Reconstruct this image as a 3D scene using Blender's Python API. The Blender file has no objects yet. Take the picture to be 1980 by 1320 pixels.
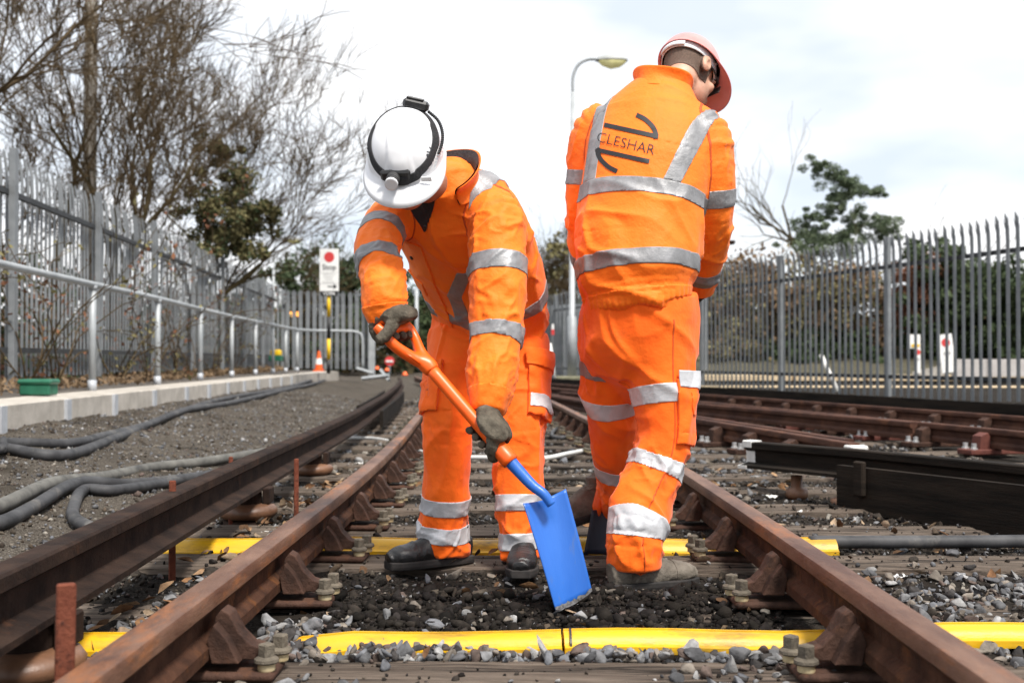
import bpy, bmesh, math, random
import numpy as np
from mathutils import Vector, Matrix
from mathutils.bvhtree import BVHTree
R = math.radians
random.seed(7); rng = np.random.default_rng(11)
scene = bpy.context.scene
COL = scene.collection

# ------------------------------------------------------------------ camera, sky, sun, exposure
FPX, CX, HY, CAMZ = 2200.0, 1009.0, 694.0, 0.70     # focal length in photo pixels, vanishing point of the track, eye height
cam_data = bpy.data.cameras.new('camera'); cam = bpy.data.objects.new('camera', cam_data); COL.objects.link(cam)
cam.location = (0, 0, CAMZ)
cam.rotation_euler = (R(90) + (HY-660)/FPX, 0, (CX-990)/FPX)
cam_data.sensor_width = 36; cam_data.lens = 36*FPX/1980
cam_data.clip_start = 0.05; cam_data.clip_end = 2000
cam_data.dof.use_dof = True; cam_data.dof.focus_distance = 3.45; cam_data.dof.aperture_fstop = 4.0
scene.camera = cam

SUN_EL, SUN_AZ = 58, 148      # elevation; azimuth clockwise from +Y (the viewing direction): from the right, behind the camera
world = bpy.data.worlds.new('World'); scene.world = world; world.use_nodes = True
wn, wl = world.node_tree.nodes, world.node_tree.links
wn.clear()
w_out = wn.new('ShaderNodeOutputWorld')
sky = wn.new('ShaderNodeTexSky'); sky.sky_type = 'NISHITA'; sky.sun_disc = False
sky.sun_elevation = R(SUN_EL); sky.sun_rotation = R(SUN_AZ)
bg_sky = wn.new('ShaderNodeBackground'); bg_sky.inputs['Strength'].default_value = 0.13
wl.new(sky.outputs['Color'], bg_sky.inputs['Color'])
bg_cloud = wn.new('ShaderNodeBackground'); bg_cloud.inputs['Strength'].default_value = 0.97
tc = wn.new('ShaderNodeTexCoord')
mp = wn.new('ShaderNodeMapping'); mp.inputs['Scale'].default_value = (1.0, 1.0, 2.6)
nz = wn.new('ShaderNodeTexNoise'); nz.inputs['Scale'].default_value = 2.3; nz.inputs['Detail'].default_value = 6; nz.inputs['Roughness'].default_value = 0.5
wl.new(tc.outputs['Generated'], mp.inputs['Vector']); wl.new(mp.outputs['Vector'], nz.inputs['Vector'])
cr = wn.new('ShaderNodeValToRGB'); cr.color_ramp.elements[0].position = 0.30; cr.color_ramp.elements[1].position = 0.62
cr.color_ramp.elements[0].color = (0.72,)*3+(1,); cr.color_ramp.elements[1].color = (1,1,1,1)
wl.new(nz.outputs['Fac'], cr.inputs['Fac'])
nz2 = wn.new('ShaderNodeTexNoise'); nz2.inputs['Scale'].default_value = 3.1; nz2.inputs['Detail'].default_value = 4
wl.new(mp.outputs['Vector'], nz2.inputs['Vector'])
cr2 = wn.new('ShaderNodeValToRGB'); cr2.color_ramp.elements[0].position = 0.36; cr2.color_ramp.elements[1].position = 0.56
cr2.color_ramp.elements[0].color = (0.60,0.66,0.74,1); cr2.color_ramp.elements[1].color = (0.90,0.90,0.91,1)
wl.new(nz2.outputs['Fac'], cr2.inputs['Fac']); wl.new(cr2.outputs['Color'], bg_cloud.inputs['Color'])
w_mix = wn.new('ShaderNodeMixShader')
wl.new(cr.outputs['Color'], w_mix.inputs['Fac']); wl.new(bg_sky.outputs[0], w_mix.inputs[1]); wl.new(bg_cloud.outputs[0], w_mix.inputs[2])
wl.new(w_mix.outputs[0], w_out.inputs['Surface'])

sun_data = bpy.data.lights.new('sun', 'SUN'); sun = bpy.data.objects.new('sun', sun_data); COL.objects.link(sun)
sun_data.energy = 3.8; sun_data.angle = R(12); sun_data.color = (1.0, 0.95, 0.88)
_sd = Vector((math.sin(R(SUN_AZ))*math.cos(R(SUN_EL)), math.cos(R(SUN_AZ))*math.cos(R(SUN_EL)), math.sin(R(SUN_EL))))
sun.rotation_euler = _sd.to_track_quat('Z', 'Y').to_euler()
sun.location = _sd*60
vs = scene.view_settings
vs.view_transform = 'Standard'; vs.look = 'None'; vs.gamma = 1.0; vs.exposure = 0.56; vs.use_curve_mapping = False

# ------------------------------------------------------------------ helpers
def P(px, py, Y):
    """point at depth Y whose place in the photograph is (px, py)"""
    return np.array(((px-CX)/FPX*Y, Y, CAMZ-(py-HY)/FPX*Y))
def unit(v):
    v = np.asarray(v, float); return v/np.linalg.norm(v)

def tag(o, label=None, cat=None, group=None, kind=None):
    if label: o['label'] = label
    if cat: o['category'] = cat
    if group: o['group'] = group
    if kind: o['kind'] = kind
    return o
def empty(name, loc=(0,0,0), label=None, cat=None, group=None):
    o = bpy.data.objects.new(name, None); COL.objects.link(o); o.location = tuple(float(c) for c in loc)
    o.empty_display_size = 0.1
    return tag(o, label, cat, group)
def link(name, me, parent=None):
    o = bpy.data.objects.new(name, me); COL.objects.link(o)
    if parent is not None:
        o.parent = parent
        o.matrix_parent_inverse = world_mat(parent).inverted()
    return o
def world_mat(o):
    m = Matrix.Translation(o.location) @ o.rotation_euler.to_matrix().to_4x4()
    if o.parent is not None:
        m = world_mat(o.parent) @ o.matrix_parent_inverse @ m
    return m
def mesh(name, V, F, mat, parent=None, smooth=False):
    me = bpy.data.meshes.new(name)
    V = np.asarray(V, dtype=np.float32)
    if isinstance(F, np.ndarray) and F.ndim == 2:
        k = F.shape[1]; n = len(F)
        me.vertices.add(len(V)); me.vertices.foreach_set('co', V.ravel())
        me.loops.add(n*k); me.loops.foreach_set('vertex_index', F.astype(np.int32).ravel())
        me.polygons.add(n); me.polygons.foreach_set('loop_start', np.arange(0, n*k, k, dtype=np.int32))
        me.polygons.foreach_set('loop_total', np.full(n, k, dtype=np.int32))
        me.update(calc_edges=True); me.validate()
    else:
        me.from_pydata([tuple(map(float, v)) for v in V], [], [tuple(map(int, f)) for f in F]); me.update()
    if smooth: me.polygons.foreach_set('use_smooth', np.ones(len(me.polygons), dtype=bool))
    if mat is not None: me.materials.append(mat)
    return link(name, me, parent)

class MB:
    """collects simple shapes that become one mesh"""
    def __init__(s): s.V = []; s.F = []
    def add(s, V, F):
        b = len(s.V); s.V += [tuple(map(float, v)) for v in V]; s.F += [tuple(i+b for i in f) for f in F]; return s
    def box(s, c, size, rot=None, bev=0.0):
        bm = bmesh.new(); bmesh.ops.create_cube(bm, size=1.0)
        for v in bm.verts: v.co = Vector((v.co.x*size[0], v.co.y*size[1], v.co.z*size[2]))
        if bev > 0: bmesh.ops.bevel(bm, geom=list(bm.edges), offset=bev, segments=1, affect='EDGES', profile=0.5)
        M = Matrix.Translation(Vector([float(x) for x in c]))
        if rot is not None: M = M @ (rot.to_4x4() if isinstance(rot, Matrix) else Matrix.Rotation(rot, 4, 'Z'))
        bm.verts.index_update()
        s.add([M @ v.co for v in bm.verts], [[v.index for v in f.verts] for f in bm.faces]); bm.free(); return s
    def tube(s, pts, rad, n=8, cap=True):
        pts = [np.asarray(p, float) for p in pts]
        if np.isscalar(rad): rad = [rad]*len(pts)
        up = np.array((0,0,1.0)); V = []; prev = None
        for i, p in enumerate(pts):
            d = unit(pts[min(i+1, len(pts)-1)]-pts[max(i-1, 0)])
            if prev is None:
                a = np.cross(d, up if abs(d[2]) < 0.9 else np.array((1.0,0,0)))
            else: a = prev-d*np.dot(prev, d)
            a = unit(a); b = np.cross(d, a); prev = a
            for k in range(n):
                t = 2*math.pi*k/n; V.append(p+rad[i]*(math.cos(t)*a+math.sin(t)*b))
        F = []
        for i in range(len(pts)-1):
            for k in range(n): F.append((i*n+k, i*n+(k+1)%n, (i+1)*n+(k+1)%n, (i+1)*n+k))
        if cap: F.append(tuple(range(n-1, -1, -1))); F.append(tuple(range((len(pts)-1)*n, len(pts)*n)))
        return s.add(V, F)
    def lathe(s, prof, c=(0,0,0), n=16, M=None):
        """prof: list of (r, z)"""
        V = []; F = []
        for r, z in prof:
            for k in range(n):
                t = 2*math.pi*k/n; v = Vector((r*math.cos(t), r*math.sin(t), z))
                if M is not None: v = M @ v
                V.append((v[0]+c[0], v[1]+c[1], v[2]+c[2]))
        for i in range(len(prof)-1):
            for k in range(n): F.append((i*n+k, i*n+(k+1)%n, (i+1)*n+(k+1)%n, (i+1)*n+k))
        F.append(tuple(range(n-1, -1, -1))); F.append(tuple(range((len(prof)-1)*n, len(prof)*n)))
        return s.add(V, F)
    def prism(s, poly, y0, y1, M=None):
        """poly in (x, z), extruded along y"""
        n = len(poly)
        V = [(x, y0, z) for x, z in poly]+[(x, y1, z) for x, z in poly]
        if M is not None: V = [tuple(M @ Vector(v)) for v in V]
        F = [tuple(range(n)), tuple(range(2*n-1, n-1, -1))]
        for i in range(n): F.append((i, i+n, (i+1) % n+n, (i+1) % n))
        return s.add(V, F)
    def sweep(s, prof, path, ups=None):
        """prof: (side, up) polygon swept along path"""
        n = len(prof); path = [np.asarray(p, float) for p in path]; V = []
        for i, p in enumerate(path):
            d = unit(path[min(i+1, len(path)-1)]-path[max(i-1, 0)])
            side = unit(np.cross(d, (0,0,1.0))); up = np.cross(side, d)
            for a, b in prof: V.append(p+side*a+up*b)
        F = [tuple(range(n)), tuple(range(len(path)*n-1, (len(path)-1)*n-1, -1))]
        for i in range(len(path)-1):
            for k in range(n): F.append((i*n+k, (i+1)*n+k, (i+1)*n+(k+1) % n, i*n+(k+1) % n))
        return s.add(V, F)
    def build(s, name, mat, parent=None, smooth=False, fix=True):
        o = mesh(name, s.V, s.F, mat, parent, smooth)
        if fix:
            bm = bmesh.new(); bm.from_mesh(o.data); bmesh.ops.recalc_face_normals(bm, faces=bm.faces); bm.to_mesh(o.data); bm.free()
        if smooth:
            for e in ():
                pass
        return o
def auto_smooth(o, ang=35):
    me = o.data
    me.polygons.foreach_set('use_smooth', np.ones(len(me.polygons), dtype=bool))
    try: me.set_sharp_from_angle(angle=R(ang))
    except Exception: pass
    return o

# ------------------------------------------------------------------ materials
def _n(nt, t, **kw):
    n = nt.nodes.new(t)
    for k, v in kw.items():
        if k in n.inputs: n.inputs[k].default_value = v
        else: setattr(n, k, v)
    return n
MATS = {}
def mat(name, c1, c2=None, rough=0.6, scale=12.0, detail=6, bump=0.0, bscale=60.0, metal=0.0, c3=None, s3=3.0, t3=(0.55, 0.7), stretch=None, spec=0.5, emit=None, attr=None, sheen=0.0, mid=(0.35,0.65), alpha=None, bdist=0.01):
    """principled material; c1/c2 mixed by noise, c3 laid over in patches, bump from noise"""
    if name in MATS: return MATS[name]
    m = bpy.data.materials.new(name); m.use_nodes = True; MATS[name] = m
    nt = m.node_tree; b = nt.nodes['Principled BSDF']; L = nt.links
    b.inputs['Roughness'].default_value = rough; b.inputs['Metallic'].default_value = metal
    b.inputs['Specular IOR Level'].default_value = spec
    if sheen: b.inputs['Sheen Weight'].default_value = sheen
    co = _n(nt, 'ShaderNodeTexCoord'); vec = co.outputs['Object']
    if stretch:
        mpn = _n(nt, 'ShaderNodeMapping'); mpn.inputs['Scale'].default_value = stretch; L.new(vec, mpn.inputs['Vector']); vec = mpn.outputs['Vector']
    col = None
    if attr:
        at = _n(nt, 'ShaderNodeAttribute', attribute_name=attr); col = at.outputs['Color']
        if c2 is not None:
            nn = _n(nt, 'ShaderNodeTexNoise', Scale=scale, Detail=detail); L.new(vec, nn.inputs['Vector'])
            rp = _n(nt, 'ShaderNodeValToRGB'); rp.color_ramp.elements[0].position, rp.color_ramp.elements[1].position = mid
            rp.color_ramp.elements[0].color = (*c1, 1); rp.color_ramp.elements[1].color = (*c2, 1); L.new(nn.outputs['Fac'], rp.inputs['Fac'])
            mx = _n(nt, 'ShaderNodeMix', data_type='RGBA', blend_type='MULTIPLY'); mx.inputs['Factor'].default_value = 1.0
            L.new(col, mx.inputs[6]); L.new(rp.outputs['Color'], mx.inputs[7]); col = mx.outputs[2]
    elif c2 is not None:
        nn = _n(nt, 'ShaderNodeTexNoise', Scale=scale, Detail=detail, Roughness=0.62); L.new(vec, nn.inputs['Vector'])
        rp = _n(nt, 'ShaderNodeValToRGB'); rp.color_ramp.elements[0].position, rp.color_ramp.elements[1].position = mid
        rp.color_ramp.elements[0].color = (*c1, 1); rp.color_ramp.elements[1].color = (*c2, 1); L.new(nn.outputs['Fac'], rp.inputs['Fac'])
        col = rp.outputs['Color']
    if c3 is not None:
        n3 = _n(nt, 'ShaderNodeTexNoise', Scale=s3, Detail=7, Roughness=0.7); L.new(vec, n3.inputs['Vector'])
        r3 = _n(nt, 'ShaderNodeValToRGB'); r3.color_ramp.elements[0].position, r3.color_ramp.elements[1].position = t3
        L.new(n3.outputs['Fac'], r3.inputs['Fac'])
        mx = _n(nt, 'ShaderNodeMix', data_type='RGBA'); L.new(r3.outputs['Color'], mx.inputs['Factor'])
        if col is not None: L.new(col, mx.inputs[6])
        else: mx.inputs[6].default_value = (*c1, 1)
        mx.inputs[7].default_value = (*c3, 1); col = mx.outputs[2]
    if col is not None: L.new(col, b.inputs['Base Color'])
    else: b.inputs['Base Color'].default_value = (*c1, 1)
    if bump > 0:
        nb = _n(nt, 'ShaderNodeTexNoise', Scale=bscale, Detail=6, Roughness=0.65); L.new(vec, nb.inputs['Vector'])
        bp = _n(nt, 'ShaderNodeBump', Strength=bump, Distance=bdist); L.new(nb.outputs['Fac'], bp.inputs['Height']); L.new(bp.outputs['Normal'], b.inputs['Normal'])
    if emit:
        b.inputs['Emission Color'].default_value = (*emit[:3], 1); b.inputs['Emission Strength'].default_value = emit[3]
    return m

orange = mat('hi_vis_orange', (1.0,0.175,0.006), (1.0,0.205,0.009), rough=0.62, scale=7, bump=0.35, bscale=30, bdist=0.014, spec=0.3, c3=(0.74,0.12,0.012), s3=6.5, t3=(0.68,0.92), sheen=0.1)
orange_trouser = mat('hi_vis_orange_trouser', (1.0,0.128,0.004), (1.0,0.158,0.006), rough=0.7, scale=7, bump=0.32, bscale=28, bdist=0.012, spec=0.25, c3=(0.55,0.085,0.015), s3=8, t3=(0.62,0.9), sheen=0.15)
tape = mat('reflective_tape', (0.21,0.21,0.215), (0.30,0.30,0.31), rough=0.45, metal=0.25, scale=25, bump=0.2, bscale=70)
tape_clean = mat('reflective_tape_clean', (0.50,0.51,0.53), (0.60,0.60,0.62), rough=0.42, metal=0.2, scale=25, bump=0.2, bscale=70)
seam_m = mat('seam_thread', (0.55,0.07,0.006), rough=0.7)
black_fabric = mat('black_fabric', (0.012,0.012,0.014), (0.03,0.03,0.033), rough=0.85, bump=0.4, bscale=160)
lining = mat('charcoal_lining', (0.02,0.02,0.022), (0.06,0.06,0.065), rough=0.9, bump=0.5, bscale=120)
black_print = mat('black_print', (0.012,0.012,0.014), rough=0.6)
black_plastic = mat('black_plastic', (0.012,0.012,0.013), (0.03,0.03,0.03), rough=0.4, scale=30)
grey_plastic = mat('grey_plastic', (0.03,0.03,0.03), (0.06,0.06,0.06), rough=0.4, scale=30)
white_shell = mat('white_shell', (0.78,0.78,0.80), (0.84,0.84,0.86), rough=0.28, scale=9, c3=(0.52,0.51,0.50), s3=34, t3=(0.70,0.86))
pink_shell = mat('pink_shell', (0.72,0.20,0.19), (0.80,0.36,0.34), rough=0.3, scale=6)
white_plastic = mat('white_plastic', (0.72,0.72,0.74), (0.8,0.8,0.81), rough=0.45, scale=20)
skin = mat('skin', (0.50,0.27,0.18), (0.60,0.35,0.25), rough=0.5, scale=30, bump=0.15, bscale=220)
skin_dark = mat('skin_weathered', (0.32,0.13,0.08), (0.42,0.19,0.12), rough=0.5, scale=30, bump=0.15, bscale=200)
hair_m = mat('cropped_hair', (0.09,0.06,0.045), (0.20,0.13,0.095), rough=0.8, scale=380, detail=2, bump=0.6, bscale=500)
glove_m = mat('grey_glove', (0.055,0.047,0.036), (0.15,0.13,0.10), rough=0.85, scale=26, bump=0.5, bscale=150, spec=0.15)
boot_black = mat('black_leather', (0.010,0.010,0.011), (0.022,0.021,0.021), rough=0.36, scale=20, bump=0.25, bscale=120, c3=(0.10,0.085,0.07), s3=16, t3=(0.62,0.85))
boot_grey = mat('grey_leather', (0.10,0.085,0.068), (0.20,0.175,0.145), rough=0.75, scale=18, bump=0.5, bscale=90, spec=0.2)
rubber = mat('rubber_sole', (0.012,0.011,0.011), (0.035,0.03,0.028), rough=0.8, scale=22)
rubber_grey = mat('dusty_sole', (0.10,0.09,0.07), (0.17,0.15,0.12), rough=0.9, scale=22, bump=0.4)
shovel_orange = mat('orange_moulded', (0.85,0.105,0.008), (0.92,0.13,0.012), rough=0.38, scale=10, c3=(0.55,0.07,0.01), s3=14, t3=(0.62,0.85))
shovel_blue = mat('blue_paint', (0.012,0.095,0.42), (0.028,0.14,0.52), rough=0.36, scale=4, c3=(0.10,0.15,0.28), s3=22, t3=(0.60,0.74), stretch=(1,1,0.16), bump=0.15, bscale=40)
shovel_navy = mat('navy_paint', (0.006,0.008,0.018), (0.012,0.015,0.03), rough=0.5)
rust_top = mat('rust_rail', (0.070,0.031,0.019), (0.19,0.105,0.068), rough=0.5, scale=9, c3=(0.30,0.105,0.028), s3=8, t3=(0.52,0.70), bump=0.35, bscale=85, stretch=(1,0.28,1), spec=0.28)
rust_web_shaded = mat('rust_web_shaded', (0.032,0.016,0.011), (0.085,0.040,0.024), rough=0.8, scale=11, c3=(0.15,0.06,0.022), s3=9, t3=(0.54,0.72), bump=0.5, bscale=70, spec=0.1)  # rust of the rail webs, darkened to stand for shade below the head
rust_mid = mat('rust_switch_rail', (0.042,0.019,0.014), (0.105,0.048,0.031), rough=0.7, scale=7, c3=(0.19,0.08,0.04), s3=5, t3=(0.55,0.75), bump=0.3, bscale=70, stretch=(0.5,0.5,1), spec=0.15)
rust_dark = mat('dark_rust', (0.014,0.009,0.0075), (0.042,0.025,0.018), rough=0.8, scale=9, c3=(0.12,0.05,0.025), s3=6, t3=(0.6,0.8), bump=0.4, bscale=70, spec=0.12)
cast_iron = mat('cast_iron', (0.030,0.017,0.013), (0.085,0.045,0.032), rough=0.78, scale=16, c3=(0.14,0.06,0.03), s3=12, t3=(0.58,0.78), bump=0.6, bscale=60, spec=0.15)
red_iron = mat('red_oxide_iron', (0.085,0.020,0.014), (0.14,0.04,0.025), rough=0.75, scale=12, bump=0.4, bscale=60)
stake_rust = mat('stake_rust', (0.11,0.032,0.02), (0.19,0.06,0.034), rough=0.8, scale=16, c3=(0.03,0.018,0.016), s3=20, t3=(0.52,0.66), bump=0.6, bscale=80, spec=0.15)
bolt_m = mat('dusty_bolt', (0.075,0.062,0.046), (0.16,0.135,0.10), rough=0.85, scale=24, bump=0.6, bscale=110)
ferrule_m = mat('cream_ferrule', (0.42,0.33,0.18), (0.56,0.46,0.28), rough=0.7, scale=30)
shiny_bolt = mat('zinc_bolt', (0.5,0.5,0.5), (0.68,0.68,0.68), rough=0.35, metal=0.6, scale=20)
pot_m = mat('brown_glaze', (0.10,0.048,0.026), (0.20,0.10,0.055), rough=0.45, scale=9, bump=0.2)
board_m = mat('black_board', (0.007,0.006,0.005), (0.026,0.019,0.014), rough=0.9, spec=0.15, scale=6, stretch=(0.3,0.3,3), bump=0.5, bscale=30)
white_paint = mat('white_paint', (0.60,0.59,0.56), (0.74,0.73,0.70), rough=0.6, scale=14, c3=(0.25,0.22,0.18), s3=16, t3=(0.66,0.8))
timber = mat('weathered_timber', (0.075,0.058,0.046), (0.19,0.152,0.122), rough=0.9, scale=8, detail=9, stretch=(0.5,9,3), bump=0.8, bscale=26, c3=(0.018,0.015,0.013), s3=2.6, t3=(0.50,0.64), spec=0.1)
yellow_m = mat('yellow_duct', (0.60,0.33,0.006), (0.74,0.43,0.010), rough=0.45, scale=5, c3=(0.17,0.105,0.03), s3=10, t3=(0.50,0.70), stretch=(0.35,1,1), bump=0.2, bscale=50)
cable_m = mat('grey_black_cable', (0.028,0.028,0.030), (0.075,0.075,0.078), rough=0.6, scale=7, c3=(0.17,0.16,0.145), s3=5, t3=(0.55,0.75), spec=0.25)
cable_dusty = mat('dusty_cable', (0.09,0.088,0.082), (0.17,0.165,0.15), rough=0.8, scale=9, c3=(0.05,0.05,0.05), s3=5, t3=(0.55,0.7), spec=0.15)
cable_white = mat('white_cable', (0.5,0.5,0.49), (0.66,0.66,0.64), rough=0.6, scale=9)
galv = mat('galvanised_steel', (0.165,0.178,0.187), (0.25,0.263,0.272), rough=0.55, metal=0.15, scale=3, c3=(0.10,0.095,0.085), s3=2, t3=(0.55,0.8))
galv_light = mat('galvanised_rail', (0.30,0.32,0.33), (0.42,0.44,0.45), rough=0.5, metal=0.15, scale=4)
fence_rail_m = mat('fence_rail_dark', (0.020,0.022,0.024), (0.04,0.042,0.045), rough=0.6, scale=5)
concrete = mat('concrete', (0.36,0.33,0.29), (0.50,0.46,0.41), rough=0.9, scale=5, c3=(0.26,0.23,0.19), s3=3, t3=(0.55,0.8), bump=0.3, bscale=60, spec=0.2)
plate_m = mat('steel_plate', (0.40,0.42,0.45), (0.5,0.52,0.55), rough=0.5, metal=0.2, scale=10)
asphalt = mat('path_asphalt', (0.085,0.075,0.066), (0.15,0.135,0.12), rough=0.95, scale=8, bump=0.3, bscale=120, spec=0.1)
bark = mat('bark', (0.055,0.043,0.022), (0.12,0.095,0.048), rough=0.95, scale=6, bump=0.4, bscale=40, spec=0.1)
twig_m = mat('twig_bark', (0.060,0.042,0.024), (0.115,0.082,0.046), rough=0.95, scale=3, spec=0.1)
leaf_dark = mat('leaf_dark_green', (0.030,0.048,0.020), (0.070,0.095,0.042), rough=0.6, scale=4, detail=2, spec=0.2)
leaf_mid = mat('leaf_green', (0.075,0.105,0.06), (0.15,0.185,0.11), rough=0.6, scale=4, detail=2, spec=0.2)
leaf_brown = mat('leaf_brown', (0.13,0.085,0.05), (0.25,0.17,0.10), rough=0.8, scale=3, detail=2, spec=0.15)
leaf_olive = mat('leaf_olive', (0.13,0.115,0.052), (0.22,0.195,0.095), rough=0.8, scale=3, detail=2, spec=0.15)
leaf_russet = mat('leaf_russet', (0.12,0.045,0.022), (0.22,0.09,0.04), rough=0.8, scale=3, detail=2)
sign_white = mat('sign_white', (0.78,0.78,0.76), (0.84,0.84,0.82), rough=0.5, scale=4)
sign_red = mat('sign_red', (0.60,0.045,0.045), rough=0.5)
sign_black = mat('sign_black', (0.015,0.015,0.015), rough=0.5)
sign_grey = mat('sign_grey_print', (0.42,0.42,0.41), rough=0.5)
sign_yellow = mat('sign_yellow', (0.80,0.50,0.01), rough=0.5)
green_plastic = mat('green_plastic', (0.012,0.10,0.055), (0.02,0.14,0.08), rough=0.45, scale=6)
cone_orange = mat('cone_orange', (0.85,0.13,0.02), rough=0.5)
soil_attr = mat('gravel_stone', (0.65,0.65,0.65), (1.15,1.15,1.15), rough=0.85, scale=45, attr='tint', bump=0.4, bscale=130, spec=0.08)
# ------------------------------------------------------------------ soft surfaces: generalised tubes blended into one skin
def catmull(A, m):
    A = np.asarray(A, float); n = len(A); out = []
    ext = np.vstack([2*A[0]-A[1], A, 2*A[-1]-A[-2]])
    for i in range(n-1):
        p0, p1, p2, p3 = ext[i:i+4]
        for k in range(m):
            t = k/m
            out.append(0.5*((2*p1)+(-p0+p2)*t+(2*p0-5*p1+4*p2-p3)*t*t+(-p0+3*p1-3*p2+p3)*t**3))
    out.append(A[-1]); return np.array(out)

class Tube:
    """a limb or trunk: centre line with an elliptic section; side gives the direction of rx"""
    def __init__(s, pts, rx, ry=None, side=None, m=4, capa=0.0, capb=0.0):
        n = len(pts); rx = np.asarray(rx, float); ry = rx if ry is None else np.asarray(ry, float)
        if side is None: side = np.tile((1.0, 0, 0), (n, 1))
        side = np.asarray(side, float)
        if side.ndim == 1: side = np.tile(side, (n, 1))
        D = catmull(np.hstack([np.asarray(pts, float), rx[:, None], ry[:, None], side]), m)
        s.c = D[:, :3]; s.rx = np.maximum(D[:, 3], .004); s.ry = np.maximum(D[:, 4], .004); sd = D[:, 5:8]
        tan = np.gradient(s.c, axis=0); tan /= np.linalg.norm(tan, axis=1)[:, None]
        sd = sd-tan*np.sum(sd*tan, 1)[:, None]; sd /= np.linalg.norm(sd, axis=1)[:, None]
        s.tan, s.sd, s.dp = tan, sd, np.cross(tan, sd)
        s.t = np.concatenate([[0], np.cumsum(np.linalg.norm(np.diff(s.c, axis=0), axis=1))])
        s.capa, s.capb = capa, capb
    def field(s, X, full=False):
        """signed distance (approx.) at points X (n,3); with full also t, u, w, angle"""
        n = len(X); best = np.full(n, 9.0, np.float32)
        if full: bt = np.zeros(n); bu = np.zeros(n); bw = np.zeros(n)
        L = len(s.c)-1
        for i in range(L):
            a, b = s.c[i], s.c[i+1]; ab = b-a; l2 = ab@ab
            o = X-a; h = (o@ab)/l2
            hc = np.clip(h, 0, 1)
            off = o-hc[:, None]*ab
            sd = s.sd[i]; dp = s.dp[i]
            u = off@sd; w = off@dp
            al = (h-hc)*math.sqrt(l2)
            rx = s.rx[i]+(s.rx[i+1]-s.rx[i])*hc; ry = s.ry[i]+(s.ry[i+1]-s.ry[i])*hc
            q = np.sqrt((u/rx)**2+(w/ry)**2); d = (q-1)*np.minimum(rx, ry)
            if i > 0 and i < L-1: d = np.sqrt(np.maximum(d, 0)**2+al**2)+np.minimum(d, 0)
            else:
                cap = s.capa if i == 0 else s.capb
                beyond = np.where((al < 0) if i == 0 else (al > 0), np.abs(al)-cap, -1.0)
                other = np.where((al > 0) if i == 0 else (al < 0), np.abs(al), 0.0)
                d = np.sqrt(np.maximum(d, 0)**2+other**2)+np.minimum(d, 0)
                d = np.where(beyond > -0.5, np.maximum(d, beyond), d)
            k = d < best
            best = np.where(k, d, best)
            if full:
                bt = np.where(k, s.t[i]+hc*math.sqrt(l2), bt); bu = np.where(k, u, bu); bw = np.where(k, w, bw)
        if full: return best, bt, bu, bw
        return best
    def bbox(s, pad):
        r = np.maximum(s.rx, s.ry)[:, None]+pad
        return (s.c-r).min(0), (s.c+r).max(0)
    def t_at(s, py):
        """arc length where the centre line passes image height py"""
        q = HY-(s.c[:, 2]-CAMZ)*FPX/s.c[:, 1]
        i = int(np.argmin(np.abs(q-py)))
        return s.t[i]
    def at(s, t):
        return np.array([np.interp(t, s.t, s.c[:, k]) for k in range(3)])

class Ell:
    """ellipsoid primitive in a local frame M (3x3 columns = axes)"""
    def __init__(s, c, r, M=None):
        s.c = np.asarray(c, float); s.r = np.asarray(r, float); s.M = np.eye(3) if M is None else np.asarray(M, float)
    def field(s, X):
        q = (X-s.c)@s.M; k = np.linalg.norm(q/s.r, axis=1)
        k2 = np.linalg.norm(q/(s.r**2), axis=1)+1e-9
        return (k*(k-1)/k2).astype(np.float32)
    def bbox(s, pad): return s.c-s.r.max()-pad, s.c+s.r.max()+pad

def smin(a, b, k):
    h = np.clip(0.5+0.5*(b-a)/k, 0, 1); return b*(1-h)+a*h-k*h*(1-h)

def surface(prims, vox, k=0.03, cut=None, sub=()):
    """mesh of the smooth union of prims by surface nets: V, quads"""
    lo = np.min([p.bbox(vox*3)[0] for p in prims], 0); hi = np.max([p.bbox(vox*3)[1] for p in prims], 0)
    n = np.ceil((hi-lo)/vox).astype(int)+1
    ax = [lo[i]+np.arange(n[i])*vox for i in range(3)]
    F = np.full(n, 0.25, np.float32)
    for p in prims:
        a, b = p.bbox(0.09)
        i0 = [int(max(0, np.searchsorted(ax[j], a[j])-1)) for j in range(3)]; i1 = [int(min(n[j], np.searchsorted(ax[j], b[j])+1)) for j in range(3)]
        g = np.stack(np.meshgrid(*[ax[j][i0[j]:i1[j]] for j in range(3)], indexing='ij'), -1)
        sh = g.shape[:3]; d = p.field(g.reshape(-1, 3)).reshape(sh)
        sl = tuple(slice(i0[j], i1[j]) for j in range(3))
        F[sl] = smin(F[sl], d, k)
    if cut is not None or sub:
        g = np.stack(np.meshgrid(*ax, indexing='ij'), -1).reshape(-1, 3)
        if cut is not None: F = np.maximum(F, cut(g).reshape(n).astype(np.float32))
        for p in sub: F = -smin(-F, p.field(g).reshape(n), 0.008)
    return nets(F, lo, vox)

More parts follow.
